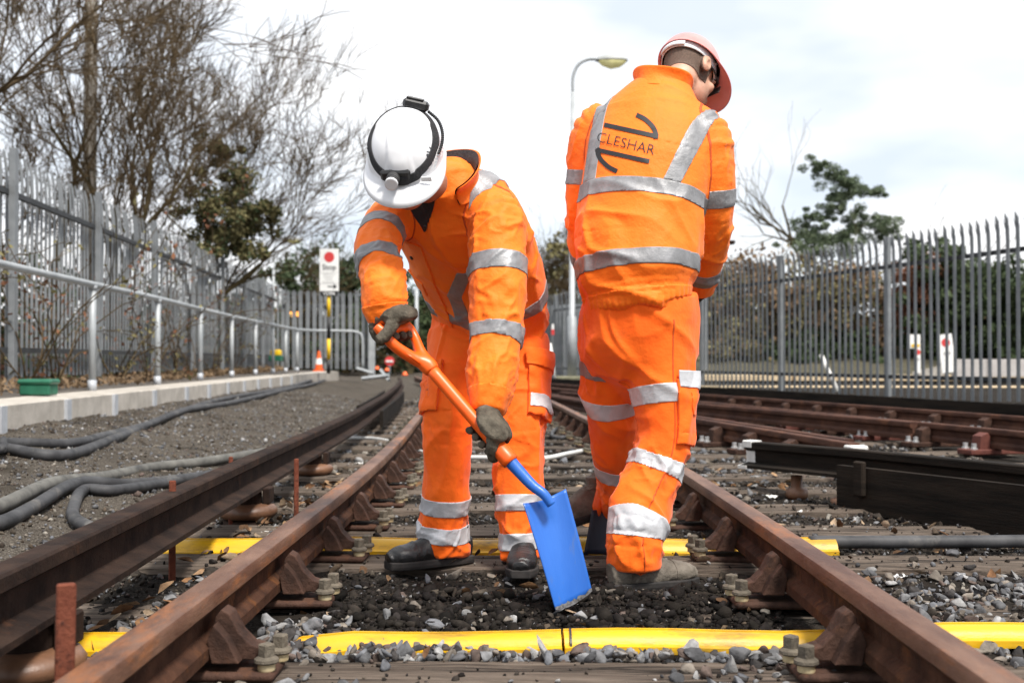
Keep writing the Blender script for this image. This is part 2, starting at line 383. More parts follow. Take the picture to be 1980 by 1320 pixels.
def nets(F, lo, vox):
    nx, ny, nz = F.shape; ins = F < 0
    c = np.array([[i, j, k] for i in (0, 1) for j in (0, 1) for k in (0, 1)])
    acc = np.zeros((nx-1, ny-1, nz-1, 3), np.float32); cnt = np.zeros((nx-1, ny-1, nz-1), np.float32)
    def S(o): return F[o[0]:nx-1+o[0], o[1]:ny-1+o[1], o[2]:nz-1+o[2]]
    for ai in range(8):
        for axn in range(3):
            a = c[ai]
            if a[axn] == 1: continue
            b = a.copy(); b[axn] = 1
            fa, fb = S(a), S(b); m = (fa < 0) != (fb < 0)
            t = np.where(m, fa/(fa-fb+1e-12), 0)
            for q in range(3):
                acc[..., q] += m*(a[q]+(t if q == axn else 0))
            cnt += m
    act = cnt > 0; idx = np.full(act.shape, -1, np.int64); idx[act] = np.arange(act.sum())
    cell = np.argwhere(act); V = lo+(cell+acc[act]/cnt[act][:, None])*vox
    Q = []
    for axn in range(3):
        o = [(0, 0, 0)]*2; e = np.zeros(3, int); e[axn] = 1
        A = ins[:nx-e[0], :ny-e[1], :nz-e[2]]; B = ins[e[0]:, e[1]:, e[2]:]
        b1, b2 = [q for q in range(3) if q != axn]
        ed = np.argwhere(A != B)
        ed = ed[(ed[:, b1] > 0) & (ed[:, b2] > 0)]
        ok = (ed[:, b1] < F.shape[b1]-1) & (ed[:, b2] < F.shape[b2]-1); ed = ed[ok]
        flip = A[tuple(ed.T)]
        def cc(d1, d2):
            q = ed.copy(); q[:, b1] -= d1; q[:, b2] -= d2; return idx[tuple(q.T)]
        q4 = np.stack([cc(1, 1), cc(0, 1), cc(0, 0), cc(1, 0)], 1)
        if axn == 1: flip = ~flip
        q4[~flip] = q4[~flip][:, ::-1]
        Q.append(q4)
    Q = np.vstack(Q); Q = Q[(Q >= 0).all(1)]
    return V, Q

def vnormals(V, Q):
    N = np.zeros_like(V)
    fn = np.cross(V[Q[:, 2]]-V[Q[:, 0]], V[Q[:, -1]]-V[Q[:, 1]])
    for k in range(Q.shape[1]): np.add.at(N, Q[:, k], fn)
    return N/(np.linalg.norm(N, axis=1)[:, None]+1e-12)
def relax(V, Q, n=1, f=0.5):
    for _ in range(n):
        S = np.zeros_like(V); C = np.zeros(len(V))
        for k in range(Q.shape[1]):
            a, b = Q[:, k], Q[:, (k+1) % Q.shape[1]]
            np.add.at(S, a, V[b]); np.add.at(C, a, 1); np.add.at(S, b, V[a]); np.add.at(C, b, 1)
        V = V+(S/np.maximum(C, 1)[:, None]-V)*f
    return V

_lat = rng.random((32, 32, 32)).astype(np.float32)*2-1
def vnoise(X):
    X = np.asarray(X, float); i = np.floor(X).astype(int); f = X-i; f = f*f*f*(f*(f*6-15)+10); o = 0
    for dx in (0, 1):
        for dy in (0, 1):
            for dz in (0, 1):
                w = (f[:, 0] if dx else 1-f[:, 0])*(f[:, 1] if dy else 1-f[:, 1])*(f[:, 2] if dz else 1-f[:, 2])
                o = o+w*_lat[(i[:, 0]+dx) % 32, (i[:, 1]+dy) % 32, (i[:, 2]+dz) % 32]
    return o
def ridged(X): return 1-np.abs(vnoise(X))*2.2

class Skin:
    """a garment: mesh arrays plus scalar fields per vertex that seams, tapes and pockets are cut along"""
    def __init__(s, V, Q): s.V, s.Q = V, Q; s.N = vnormals(V, Q); s.f = {}
    def update(s): s.N = vnormals(s.V, s.Q)
    def tris(s): return np.vstack([s.Q[:, [0, 1, 2]], s.Q[:, [0, 2, 3]]])
    def patch(s, conds, off):
        """part of the skin where every lo < field < hi, lifted by off"""
        T = s.tris(); names = [c[0] for c in conds]
        S = np.stack([s.f[n] for n in names], 1)
        keep = np.ones(len(T), bool)
        for j, (_, lo, hi) in enumerate(conds):
            v = S[:, j][T]; keep &= (v.max(1) > lo) & (v.min(1) < hi)
        T = T[keep]
        V = [v for v in (s.V+s.N*off)]; SS = [r for r in S]; polys = [list(t) for t in T]
        for j, (_, lo, hi) in enumerate(conds):
            for val, sg in ((lo, 1), (hi, -1)):
                if abs(val) > 90: continue
                cache = {}; out = []
                for p in polys:
                    g = [sg*(SS[i][j]-val) for i in p]
                    if min(g) >= 0: out.append(p); continue
                    if max(g) <= 0: continue
                    q = []
                    for a in range(len(p)):
                        b = (a+1) % len(p); ia, ib = p[a], p[b]
                        if g[a] >= 0: q.append(ia)
                        if (g[a] > 0) != (g[b] > 0) and g[a] != g[b]:
                            key = (min(ia, ib), max(ia, ib))
                            if key not in cache:
                                t = g[a]/(g[a]-g[b]); cache[key] = len(V)
                                V.append(V[ia]+(V[ib]-V[ia])*t); SS.append(SS[ia]+(SS[ib]-SS[ia])*t)
                            if cache[key] not in q: q.append(cache[key])
                    if len(q) >= 3: out.append(q)
                polys = out
        used = sorted({i for p in polys for i in p}); mp_ = {o: n for n, o in enumerate(used)}
        return np.array([V[i] for i in used]).reshape(-1, 3), [[mp_[i] for i in p] for p in polys]
def patch_obj(name, sk, conds, off, m, parent, thick=0.003):
    V, F = sk.patch(conds, off)
    if not F: return None
    par = list(range(len(V)))            # keep only the largest connected piece
    def root(i):
        while par[i] != i: par[i] = par[par[i]]; i = par[i]
        return i
    for p_ in F:
        for q_ in p_[1:]: par[root(q_)] = root(p_[0])
    cnt_ = {}
    for p_ in F: r_ = root(p_[0]); cnt_[r_] = cnt_.get(r_, 0)+1
    big = max(cnt_, key=cnt_.get); F = [p_ for p_ in F if root(p_[0]) == big]; us = sorted({i for p_ in F for i in p_}); mm = {o_: n_ for n_, o_ in enumerate(us)}; V = V[us]; F = [[mm[i] for i in p_] for p_ in F]
    o = mesh(name, V, F, m, parent, smooth=True)
    md = o.modifiers.new('thickness', 'SOLIDIFY'); md.thickness = thick; md.offset = -1.0
    return o
def frame(fwd, up):
    f = unit(fwd); u = np.asarray(up, float); u = unit(u-f*(u@f)); r = np.cross(f, u)
    return np.stack([r, f, u], 1)      # columns: right, forward, up
# ------------------------------------------------------------------ ground
def lerp_pts(pts, y):
    ys = [p[0] for p in pts]; return np.interp(y, ys, [p[1] for p in pts])
LEFT_OFF = [(-5,0),(4.5,0),(6,-.03),(8,-.11),(10,-.215),(13,-.36),(16,-.52),(20,-.78),(26,-1.35),(34,-2.5),(60,-8)]
def smooth_off(y):
    return np.mean([lerp_pts(LEFT_OFF, y+d) for d in (-1.2,-.8,-.4,0,.4,.8,1.2)], axis=0)
def left_rail_x(y): return -0.712+smooth_off(y)
def right_rail_x(y): return 0.772+smooth_off(y)
def wall_x(y): return -3.02-.062*y
def ground_z(x, y):
    x = np.asarray(x, float); y = np.asarray(y, float)
    c = smooth_off(np.clip(y, -5, 60))
    xl = x-c
    h = np.full(np.broadcast(x, y).shape, -0.026)
    # the cess rises on the left towards the concrete edging
    h = h+np.clip((-1.35-xl)/(2.2), 0, 1)**1.2*0.265*np.clip((60-y)/25, 0, 1)
    # right-hand side rises a little towards the fence
    fx = 9.2-0.2925*y
    h = h+np.clip((x-fx+1.4)/1.4, 0, 1)*0.24
    return h
xs = np.concatenate([np.array([-400,-200,-100,-60,-40,-25,-16,-11,-8,-6.5]), np.arange(-5.5,-1.6,.12), np.arange(-1.6,1.9,.028), np.arange(1.9,6.0,.12), np.array([6.5,8,11,16,25,40,60,100,200,400])])
ys = np.concatenate([np.array([-60,-20,-6,-2,0.5,1.2]), np.arange(1.5,6.5,.028), np.arange(6.5,14,.1), np.arange(14,34,.5), np.array([36,40,46,54,65,80,110,160,250,420,700])])
GX, GY = np.meshgrid(xs, ys, indexing='ij')
GZ = ground_z(GX, GY)
near = np.clip((7.5-GY)/1.5, 0, 1)*np.clip((GY-1.2)/.3, 0, 1)*np.clip((2.2-np.abs(GX))/.5, 0, 1)
q = np.stack([GX.ravel(), GY.ravel(), np.zeros(GX.size)], 1)
lump = (vnoise(q*9)*.010+vnoise(q*23+5)*.008+np.abs(vnoise(q*47+9))*.007).reshape(GX.shape)
GZ = GZ+near*lump
mid_l = np.clip((-1.4-GX)/.6, 0, 1)*np.clip((GX+4.2)/.5, 0, 1)*np.clip((25-GY)/5, 0, 1)
GZ = GZ+mid_l*(vnoise(q*2.2)*.022+vnoise(q*7)*.012).reshape(GX.shape)
def mound(cx, cy, rx, ry, h):
    return h*np.exp(-((GX-cx)/rx)**2-((GY-cy)/ry)**2)
GZ = GZ+(mound(-.12,3.28,.38,.15,.040)+mound(.55,3.38,.30,.15,.030)+mound(-.35,2.98,.2,.13,.035)+mound(.8,4.6,.3,.3,.03))*(1+.5*vnoise(q*14).reshape(GX.shape))
nX, nY = GX.shape
idg = np.arange(nX*nY).reshape(nX, nY)
quads = np.stack([idg[:-1,:-1], idg[1:,:-1], idg[1:,1:], idg[:-1,1:]], -1).reshape(-1, 4)

gm = bpy.data.materials.new('ground'); gm.use_nodes = True
nt = gm.node_tree; L = nt.links; b = nt.nodes['Principled BSDF']; b.inputs['Roughness'].default_value = 0.95; b.inputs['Specular IOR Level'].default_value = 0.06
geo = _n(nt, 'ShaderNodeNewGeometry'); pos = geo.outputs['Position']
def ramp(inp, p0, p1, c0, c1):
    r_ = _n(nt, 'ShaderNodeValToRGB'); r_.color_ramp.elements[0].position = p0; r_.color_ramp.elements[1].position = p1
    r_.color_ramp.elements[0].color = (*c0, 1); r_.color_ramp.elements[1].color = (*c1, 1); L.new(inp, r_.inputs['Fac']); return r_.outputs['Color']
def noise(scale, detail=6, rough=.6):
    n_ = _n(nt, 'ShaderNodeTexNoise', Scale=scale, Detail=detail, Roughness=rough); L.new(pos, n_.inputs['Vector']); return n_.outputs['Fac']
def mixc(f, a, c):
    m_ = _n(nt, 'ShaderNodeMix', data_type='RGBA')
    if isinstance(f, float): m_.inputs['Factor'].default_value = f
    else: L.new(f, m_.inputs['Factor'])
    for k, v in ((6, a), (7, c)):
        if isinstance(v, tuple): m_.inputs[k].default_value = (*v, 1)
        else: L.new(v, m_.inputs[k])
    return m_.outputs[2]
soil = ramp(noise(16, 8), .32, .7, (.009,.008,.007), (.038,.031,.025))
grit = ramp(noise(120, 3, .7), .45, .68, (.012,.0105,.009), (.105,.094,.083))
base = mixc(ramp(noise(3.2), .42, .62, (.0,)*3, (.75,)*3), soil, grit)
# left-hand cess: trodden stone dust and fine gravel
cess = mixc(ramp(noise(170, 2, .8), .50, .62, (0,)*3, (1,)*3), ramp(noise(7, 9), .3, .7, (.028,.023,.019), (.072,.061,.050)), (.19,.168,.14))
cess = mixc(ramp(noise(2.4, 8), .5, .66, (0,)*3, (.8,)*3), cess, (.034,.028,.021))
sx = _n(nt, 'ShaderNodeSeparateXYZ'); L.new(pos, sx.inputs[0])
mr = _n(nt, 'ShaderNodeMapRange'); mr.inputs['From Min'].default_value = -1.25; mr.inputs['From Max'].default_value = -1.65; L.new(sx.outputs['X'], mr.inputs['Value'])
colr = mixc(mr.outputs['Result'], base, cess)
# dug-over black earth round the working place
dv = _n(nt, 'ShaderNodeVectorMath', operation='SUBTRACT'); L.new(pos, dv.inputs[0]); dv.inputs[1].default_value = (.15, 3.12, 0)
dm = _n(nt, 'ShaderNodeVectorMath', operation='MULTIPLY'); L.new(dv.outputs[0], dm.inputs[0]); dm.inputs[1].default_value = (1.15, 2.6, 0)
ln = _n(nt, 'ShaderNodeVectorMath', operation='LENGTH'); L.new(dm.outputs[0], ln.inputs[0])
ad = _n(nt, 'ShaderNodeMath', operation='ADD'); L.new(ln.outputs['Value'], ad.inputs[0])
sc = _n(nt, 'ShaderNodeMath', operation='MULTIPLY'); L.new(noise(5), sc.inputs[0]); sc.inputs[1].default_value = .7; L.new(sc.outputs[0], ad.inputs[1])
dig = ramp(ad.outputs[0], .95, 1.35, (1,)*3, (0,)*3)
colr = mixc(dig, colr, ramp(noise(34, 8), .35, .75, (.007,.006,.0055), (.030,.025,.021)))
L.new(colr, b.inputs['Base Color'])
nb = noise(75, 8, .7); bp = _n(nt, 'ShaderNodeBump', Strength=.9, Distance=.012); L.new(nb, bp.inputs['Height']); L.new(bp.outputs['Normal'], b.inputs['Normal'])
g = mesh('ground', np.stack([GX.ravel(), GY.ravel(), GZ.ravel()], 1), quads, gm, smooth=True); g['kind'] = 'structure'
_bv = None
def gz(x, y):
    i = int(np.clip(np.searchsorted(xs, x)-1, 0, nX-2)); j = int(np.clip(np.searchsorted(ys, y)-1, 0, nY-2))
    a = (x-xs[i])/(xs[i+1]-xs[i]); c = (y-ys[j])/(ys[j+1]-ys[j])
    return float((GZ[i,j]*(1-a)+GZ[i+1,j]*a)*(1-c)+(GZ[i,j+1]*(1-a)+GZ[i+1,j+1]*a)*c)

# ------------------------------------------------------------------ sleepers
SL = [1.805+.725*k for k in range(0, 21)]
def plank(w, l, h, seed):
    """a worn timber: subdivided box with ragged edges and splits"""
    r_ = np.random.default_rng(seed); n = 26; m = 7; V = []; F = []
    for i in range(n+1):
        x = -l/2+l*i/n
        for j in range(m+1):
            y = -w/2+w*j/m
            edge = 1 if j in (0, m) else 0
            V.append((x, y+(r_.normal(0, .004) if edge else 0), h/2+r_.normal(0, .0022)-(.007 if edge else 0)))
    for i in range(n):
        for j in range(m): F.append((i*(m+1)+j, (i+1)*(m+1)+j, (i+1)*(m+1)+j+1, i*(m+1)+j+1))
    k = len(V)
    for i in range(n+1):
        x = -l/2+l*i/n; V.append((x, -w/2, -h/2)); V.append((x, w/2, -h/2))
    for i in range(n):
        F.append((k+2*i, k+2*i+2, (i+1)*(m+1), i*(m+1))); F.append((i*(m+1)+m, (i+1)*(m+1)+m, k+2*i+3, k+2*i+1))
    for i in (0, n):
        f = [i*(m+1)+j for j in range(m+1)]+[k+2*i+1, k+2*i]; F.append(tuple(f if i == 0 else f[::-1]))
    return V, F
for k, y in enumerate(SL):
    V, F = plank(.29, 3.5, .14, 40+k)
    y_ = y
    lbl = {1: 'weathered timber sleeper in front of the nearer yellow cable cover', 2: 'timber sleeper half buried in dug-over black earth beneath the shovel blade',
           3: 'weathered timber sleeper under the black shoes of the bending worker'}.get(k, 'weathered timber sleeper crossing under the rusty rails behind the workers')
    o = mesh('timber_sleeper', V, F, timber, smooth=False); o.location = (.12+float(smooth_off(y))+rng.normal(0, .02), y_+.0, -.07+(0 if k != 2 else -.022)); o.rotation_euler = (0, 0, rng.normal(0, .006))
    tag(o, lbl, 'sleeper', 'timber sleepers under the main track')
# sleepers of the track that joins from the right
def rB(y): return 2.57+(17.0-y)*.280       # far running rail of the joining track
def rC(y): return 2.10+(14.0-y)*.245       # near running rail of the joining track
for k in range(9):
    y = 6.9+k*.98
    V, F = plank(.27, 2.7, .14, 80+k); o = mesh('timber_sleeper', V, F, timber); o.rotation_euler = (0, 0, .26)
    o.location = ((rB(y)+rC(y))/2, y, -.07)
    tag(o, 'timber sleeper under the track joining from the right', 'sleeper', 'timber sleepers under the joining track')

# ------------------------------------------------------------------ rails
BULL = [(-.035,.145-.012),(-.031,.145-.003),(-.022,.145),(.022,.145),(.031,.145-.003),(.035,.145-.012),(.035,.108),(.030,.100),(.011,.090),(.009,.050),(.030,.036),(.034,.030),(.034,.004),(.030,0),(-.030,0),(-.034,.004),(-.034,.030),(-.030,.036),(-.009,.050),(-.011,.090),(-.030,.100),(-.035,.108)]
FLAT = [(-.036,.140-.006),(-.030,.140),(.030,.140),(.036,.140-.006),(.036,.105),(.012,.090),(.010,.030),(.070,.016),(.070,0),(-.070,0),(-.070,.016),(-.010,.030),(-.012,.090),(-.036,.105)]
def rail(name, path, prof, m, label, cat='rail', group=None):
    base = np.array(path[0]); e = empty(name, base, label, cat, group)
    o = MB().sweep(prof, path).build('rail_bar', m, e); auto_smooth(o, 28)
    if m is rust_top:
        o.data.materials.append(rust_web_shaded); zc = path[0][2]+.118
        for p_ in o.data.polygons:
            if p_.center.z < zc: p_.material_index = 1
    return e
yy = np.concatenate([np.arange(.6, 6, .3), np.arange(6, 34, .5)])
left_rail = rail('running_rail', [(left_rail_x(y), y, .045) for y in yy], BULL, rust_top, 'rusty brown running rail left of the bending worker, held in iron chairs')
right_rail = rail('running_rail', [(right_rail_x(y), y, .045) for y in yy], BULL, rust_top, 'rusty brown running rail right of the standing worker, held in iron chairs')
CA = [(0.4,-.99),(2.36,-1.085),(4.75,-1.2),(7,-1.275),(9.27,-1.37),(14.3,-1.70),(19,-2.08),(24,-2.55),(30,-3.3)]
def ca_x(y): return np.mean([lerp_pts(CA, y+d) for d in (-1,-.5,0,.5,1)], axis=0)
cond = rail('conductor_rail', [(float(ca_x(y)), y, .125) for y in np.concatenate([np.arange(.9,6,.4), np.arange(6,27,.6)])], FLAT, rust_dark, 'dark rusty conductor rail raised on brown insulators, beside the coiled cables')
for side, y0, y1 in ((-.14, 11.5, 17), (.16, 10.4, 16.5)):
    pth = [(float(ca_x(y))+side, y, .08) for y in np.arange(y0, y1, .6)]
    bd = MB().sweep([(-.016,0),(-.016,.15),(.016,.15),(.016,0)], pth).build('guard_board', board_m, cond)
# joining track, conductor rails and switch rails on the right
yr = np.arange(5.2, 27, .6)
rail('running_rail', [(rC(y)+.0*y, y, .045) for y in np.arange(6.6, 26, .6)], BULL, rust_mid, 'rusty red-brown rail with red iron chairs, right of the standing worker')
rail('running_rail', [(rB(y), y, .045) for y in np.arange(8.5, 28, .6)], BULL, rust_mid, 'farther brown rail of the joining track, nearer the right palisade fence')
rail('switch_rail', [(rC(y)-.12-.055*max(0, y-9.2), y, .050) for y in np.arange(9.2, 18, .5)], BULL, rust_mid, 'tapering switch rail lying close against the red-brown rail')
rR1 = rail('conductor_rail', [(rB(y)+.42, y, .115) for y in np.arange(8.0, 30, .7)], FLAT, rust_dark, 'black boarded conductor rail at the foot of the right palisade fence')
MB().sweep([(-.02,0),(-.02,.26),(.02,.26),(.02,0)], [(rB(y)+.30, y, .02) for y in np.arange(8.0, 30, .7)]).build('guard_board', board_m, rR1)
def r4(y): return 1.99+(7.15-y)*.178
c4 = rail('check_rail', [(r4(y), y, .045) for y in np.arange(6.95, 17, .5)], BULL, rust_mid, 'brown check rail ending in a white painted block, beside the standing worker')
MB().box((r4(7.0)+.01, 6.93, .155), (.11, .11, .045), .2, bev=.008).build('white_end_block', white_paint, c4)
rail('check_rail', [(r4(y)+.13, y, .045) for y in np.arange(7.3, 17, .5)], BULL, rust_mid, 'second brown rail running close behind the white-ended check rail')
# boarded conductor rail with its white ramp end
cp = [np.array((1.24, 6.22, .112)), np.array((1.42, 5.90, .118)), np.array((1.62, 5.52, .125)), np.array((2.10, 4.66, .125)), np.array((3.2, 2.7, .125))]
ce = empty('conductor_rail', cp[0], 'black conductor rail with white painted ramp end and thick black guard board', 'rail')
o = MB().sweep(FLAT, cp).build('rail_bar', board_m, ce); auto_smooth(o, 28)
dirn = unit(cp[1]-cp[0])
MB().sweep([(a*1.06, c*1.05+(.001 if c > .05 else -.003)) for a, c in FLAT], [cp[0]-dirn*.010, cp[0]+dirn*.06]).build('white_ramp_end', white_paint, ce)
sidev = np.array((dirn[1], -dirn[0], 0)); sidev = -unit(sidev) if sidev[1] > 0 else unit(sidev)
def bpt(k, off): return cp[2]*(1-k)+cp[4]*k+sidev*off
MB().sweep([(-.020,-.140),(-.020,.070),(.020,.070),(.020,-.140)], [bpt(.0,.115), bpt(.3,.115), bpt(1,.115)]).build('guard_board', board_m, ce)
MB().box(bpt(.05,.15)+np.array((0,0,.02)), (.06,.03,.16), math.atan2(dirn[1], dirn[0]), bev=.006).build('board_bracket', board_m, ce)
for kk in (-.02, .22, .5):
    p_ = bpt(kk, .0); MB().lathe([(.07,0),(.085,.02),(.08,.05),(.05,.06),(.05,.12)], (p_[0], p_[1], -.03), 14).build('insulator', pot_m, ce, smooth=True)
p_ = cp[1]; MB().lathe([(.05,0),(.06,.02),(.055,.05),(.03,.06),(.03,.12)], (p_[0], p_[1], -.02), 12).build('insulator', pot_m, ce, smooth=True)

# ------------------------------------------------------------------ chairs with their screws
def bolt_parts(x, y, z, head=bolt_m, fer=ferrule_m, k=1.0):
    f = MB().lathe([(.024*k,0),(.026*k,.004),(.025*k,.022),(.022*k,.024)], (x, y, z), 14)
    w = MB().lathe([(.033*k,0),(.036*k,.003),(.035*k,.009),(.026*k,.014)], (x, y, z+.022*k), 14)
    w.box((x, y, z+.022*k+.012+.018*k), (.036*k,.036*k,.042*k), rng.uniform(0, 1.5), bev=.004*k)
    return f, w
def make_chair(side, base_m=cast_iron):
    """cast chair for a rail at the origin (rail foot at z .045); side +1: screw lugs seen from the right"""
    e = empty('rail_chair')
    body = MB()
    body.box((0, 0, .010), (.35, .135, .022), bev=.007)
    for s in (1, -1):
        # jaw: a ribbed casting that climbs to the underside of the head
        prof = [(s*.042,.040),(s*.160,.040),(s*.150,.062),(s*.118,.072),(s*.092,.098),(s*.070,.140),(s*.052,.150),(s*.040,.134),(s*.030,.090)]
        body.prism(prof, -.030, .030)
        body.prism([(s*.040,.040),(s*.100,.040),(s*.075,.090),(s*.045,.125),(s*.030,.090)], -.066, .066)
    o = body.build('chair_casting', base_m, e)
    md = o.modifiers.new('bevel', 'BEVEL'); md.width = .007; md.segments = 2; md.limit_method = 'ANGLE'
    for s in (1, -1):
        for dy in (-.048, .048):
            f, w = bolt_parts(s*.155+ (0.012 if dy > 0 else 0)*s, dy*.88, .021, k=.76)
            fo = f.build('ferrule', ferrule_m, e, smooth=False); wo = w.build('screw_head', bolt_m, e); auto_smooth(wo, 30); auto_smooth(fo, 30)
    return e
def copy_tree(o, parent=None):
    c = o.copy(); COL.objects.link(c)
    if parent is not None: c.parent = parent
    for ch in [x for x in bpy.data.objects if x.parent == o and x is not c]: copy_tree(ch, c)
    return c
proto = make_chair(1); first = True
for k, y in enumerate(SL[1:15]):
    for fx, nm in ((left_rail_x, 'left'), (right_rail_x, 'right')):
        o = proto if first else copy_tree(proto); first = False
        o.location = (float(fx(y)), y, .0012); o.rotation_euler = (0, 0, math.atan2(-(float(fx(y+.3))-float(fx(y-.3))), .6)+rng.normal(0, .02))
        w_ = 'running rail left of the bending worker' if nm == 'left' else 'running rail right of the standing worker'
        tag(o, 'rusty cast iron chair with square-headed screws gripping the '+w_, 'rail chair', 'iron chairs along the '+w_)
# red chairs with bright bolts on the joining track
def make_slide(m):
    e = empty('rail_chair'); b_ = MB(); b_.box((0,0,.02), (.46,.17,.04), bev=.006)
    for s in (1, -1): b_.prism([(s*.038,.038),(s*.13,.038),(s*.12,.135),(s*.06,.16),(s*.040,.13)], -.05, .05)
    o = b_.build('chair_casting', m, e); md = o.modifiers.new('bevel', 'BEVEL'); md.width = .006; md.limit_method = 'ANGLE'
    for s in (1, -1):
        for dy in (-.05, .05):
            q_ = MB().lathe([(.026,0),(.026,.012),(.018,.014),(.018,.045)], (s*.18, dy, .038), 8).build('bolt', shiny_bolt, e)
            MB().lathe([(.023,0),(.023,.012)], (s*.18, dy, .0385), 10).build('ferrule', sign_yellow, e).location.z += .0
    return e
pr = make_slide(red_iron); pd = make_slide(cast_iron); used = set()
for k in range(13):
    y = 7.0+k*.72
    for fx, lab in ((rC, 'red-brown rail right of the standing worker'), (rB, 'farther brown rail of the joining track'), (r4, 'white-ended check rail')):
        if fx is r4 and (y < 7.2 or y > 13): continue
        if fx is rB and y < 8.6: continue
        src = pr if (fx is rC and k % 2 == 0) else pd
        o = src if src.name not in used else copy_tree(src); used.add(src.name)
        o.location = (float(fx(y)), y, .0012); o.rotation_euler = (0, 0, .26)
        tag(o, ('red oxide iron chair with bright bolts under the ' if src is pr else 'dark iron chair with bright bolts under the ')+lab, 'rail chair', 'bolted chairs under the '+lab+(' in red' if src is pr else ' in black'))

# insulators under the left conductor rail
def insulator(y, label):
    x = float(ca_x(y)); e = empty('insulator_pot', (x, y, -.03), label, 'insulator')
    MB().lathe([(.10,0),(.115,.015),(.11,.03),(.07,.04)], (x, y, -.035), 20).build('base', rust_dark, e, smooth=True)
    MB().lathe([(.06,0),(.112,.006),(.128,.022),(.130,.040),(.118,.058),(.085,.066),(.06,.068)], (x, y, .0), 28).build('pot', pot_m, e, smooth=True)
    MB().lathe([(.062,0),(.062,.05)], (x, y, .066), 18).build('cap', rust_dark, e)
    MB().box((x+.085, y+.03, .100), (.03, .10, .07), 0, bev=.004).build('clamp', rust_dark, e); MB().box((x-.085, y+.03, .100), (.03, .10, .07), 0, bev=.004).build('clamp', rust_dark, e)
insulator(2.50, 'brown glazed insulator pot under the dark conductor rail beside the tall rusty stake')
insulator(5.0, 'brown glazed insulator pot under the dark conductor rail beside the thin rusty stake')
insulator(6.9, 'distant brown insulator pot under the dark conductor rail')

# rusty stakes
def stake(p0, h, w, lab, tilt=0.0):
    b_ = MB().box((0, 0, h/2), (w, w*.55, h), 0.5, bev=.003); o = b_.build('iron_stake', stake_rust); o.location = p0; o.rotation_euler = (0, tilt, 0)
    tag(o, lab, 'stake', 'rusty iron stakes along the conductor rail')
def gp(px, py, Yd): return P(px, py, Yd)
pt = P(122, 1300, 1.98); stake((float(pt[0]), 1.98, -.06), .37, .032, 'tall rusty iron stake standing beside the brown insulator pot', .015)
pt = P(573, 880, 4.35); stake((float(pt[0]), 4.35, -.06), .38, .018, 'thin rusty iron stake between the conductor rail and the left running rail', .0)
pt = P(333, 905, 3.75); stake((float(pt[0]), 3.75, -.05), .35, .022, 'short dark stake behind the conductor rail beside the grey cables', .0)
pt = P(446, 880, 4.9); stake((float(pt[0]), 4.9, -.05), .33, .018, 'small dark stake far along behind the conductor rail', .0)
pt = P(604, 880, 6.0); (lambda *a: None)((float(pt[0]), 6.0, -.05), .28, .02, 'stubby dark stake inside the far conductor rail', .0)

# ------------------------------------------------------------------ yellow cable covers
def duct(x0, x1, y0, slope, z0, r, joints, label, dip=0.0):
    e = empty('cable_cover', ((x0+x1)/2, y0, z0), label, 'cable cover')
    prof = []
    for k in range(0, 13):
        a = math.pi*k/12; prof.append((math.cos(a)*r*1.12, math.sin(a)*r*.95))
    prof = [(1.5*r, -.012), (1.5*r, .006), (1.18*r, .008)]+prof[1:-1]+[(-1.18*r, .008), (-1.5*r, .006), (-1.5*r, -.012)]
    ed = [x0]+joints+[x1]
    for a, c in zip(ed[:-1], ed[1:]):
        n = max(2, int((c-a)/.12)); pth = [(a+.003+(c-a-.006)*i/n, y0+slope*(a+(c-a)*i/n)+.004*math.sin(5*i/n), z0+.004*math.sin(7*(a+(c-a)*i/n))-dip*math.exp(-(((a+(c-a)*i/n)+.70)/.13)**2)+(.012 if dip else 0)*min(1, max(0, ((a+(c-a)*i/n)-.72)/.25))) for i in range(n+1)]
        o = MB().sweep(prof, pth).build('cover_section', yellow_m, e); auto_smooth(o, 40)
        # moulded rib along the crown
        rp = [(x, y+.36*r, z+r*.93) for x, y, z in pth]
        MB().sweep([(-.0035,-.006),(-.0035,.003),(.0035,.003),(.0035,-.006)], rp).build('rib', yellow_m, o)
    for j in joints:
        tp = [(j+.02, y0+slope*j+math.cos(a)*r*1.17, z0+math.sin(a)*r*1.01) for a in np.linspace(-.1, math.pi+.1, 14)]
        MB().sweep([(-.0025,-.006),(-.0025,.006),(.0025,.006),(.0025,-.006)], tp).build('cable_tie', black_plastic, e)
    return e
duct(-1.32, 1.62, 2.83, .020, -.010, .036, [.10, .93], 'nearer yellow plastic cable cover half sunk in grey ballast in front of the shovel', dip=.07)
duct(-1.36, 1.155, 4.21, .004, -.006, .045, [-.78, -.35, .62], 'farther yellow plastic cable cover crossing behind the boots of the workers')

# ------------------------------------------------------------------ cables
def cable(pts, r, m, label, group=None, n=10, name='cable'):
    pts = catmull(np.array([np.asarray(p, float) for p in pts]), 8)
    o = MB().tube(pts, r, n).build(name, m, None, smooth=True); tag(o, label, 'cable', group); return o
cable([(1.06,4.215,.026),(1.3,4.22,.026),(1.7,4.22,.028),(2.2,4.24,.03),(3,4.25,.03)], .024, cable_m, 'thick black cable leading right out of the farther yellow cover')
def gpt(px, py, z):      # point on the ground plane z seen at px, py
    Y = FPX*(CAMZ-z)/(py-HY); return P(px, py, Y)
def cess_line(pix, lift, off=0.0):
    out = []
    for px, py in pix:
        z = .1
        for _ in range(12):
            q_ = gpt(px, py, z+lift); z = gz(q_[0], q_[1])
        q_[2] = z+lift; out.append(q_)
    return out
cable(cess_line([(-60,868),(0,857),(130,842),(200,835),(280,805),(340,786),(430,772),(545,748),(600,736),(650,722)], .03), .032, cable_m, 'upper black cable lying along the foot of the concrete edging')
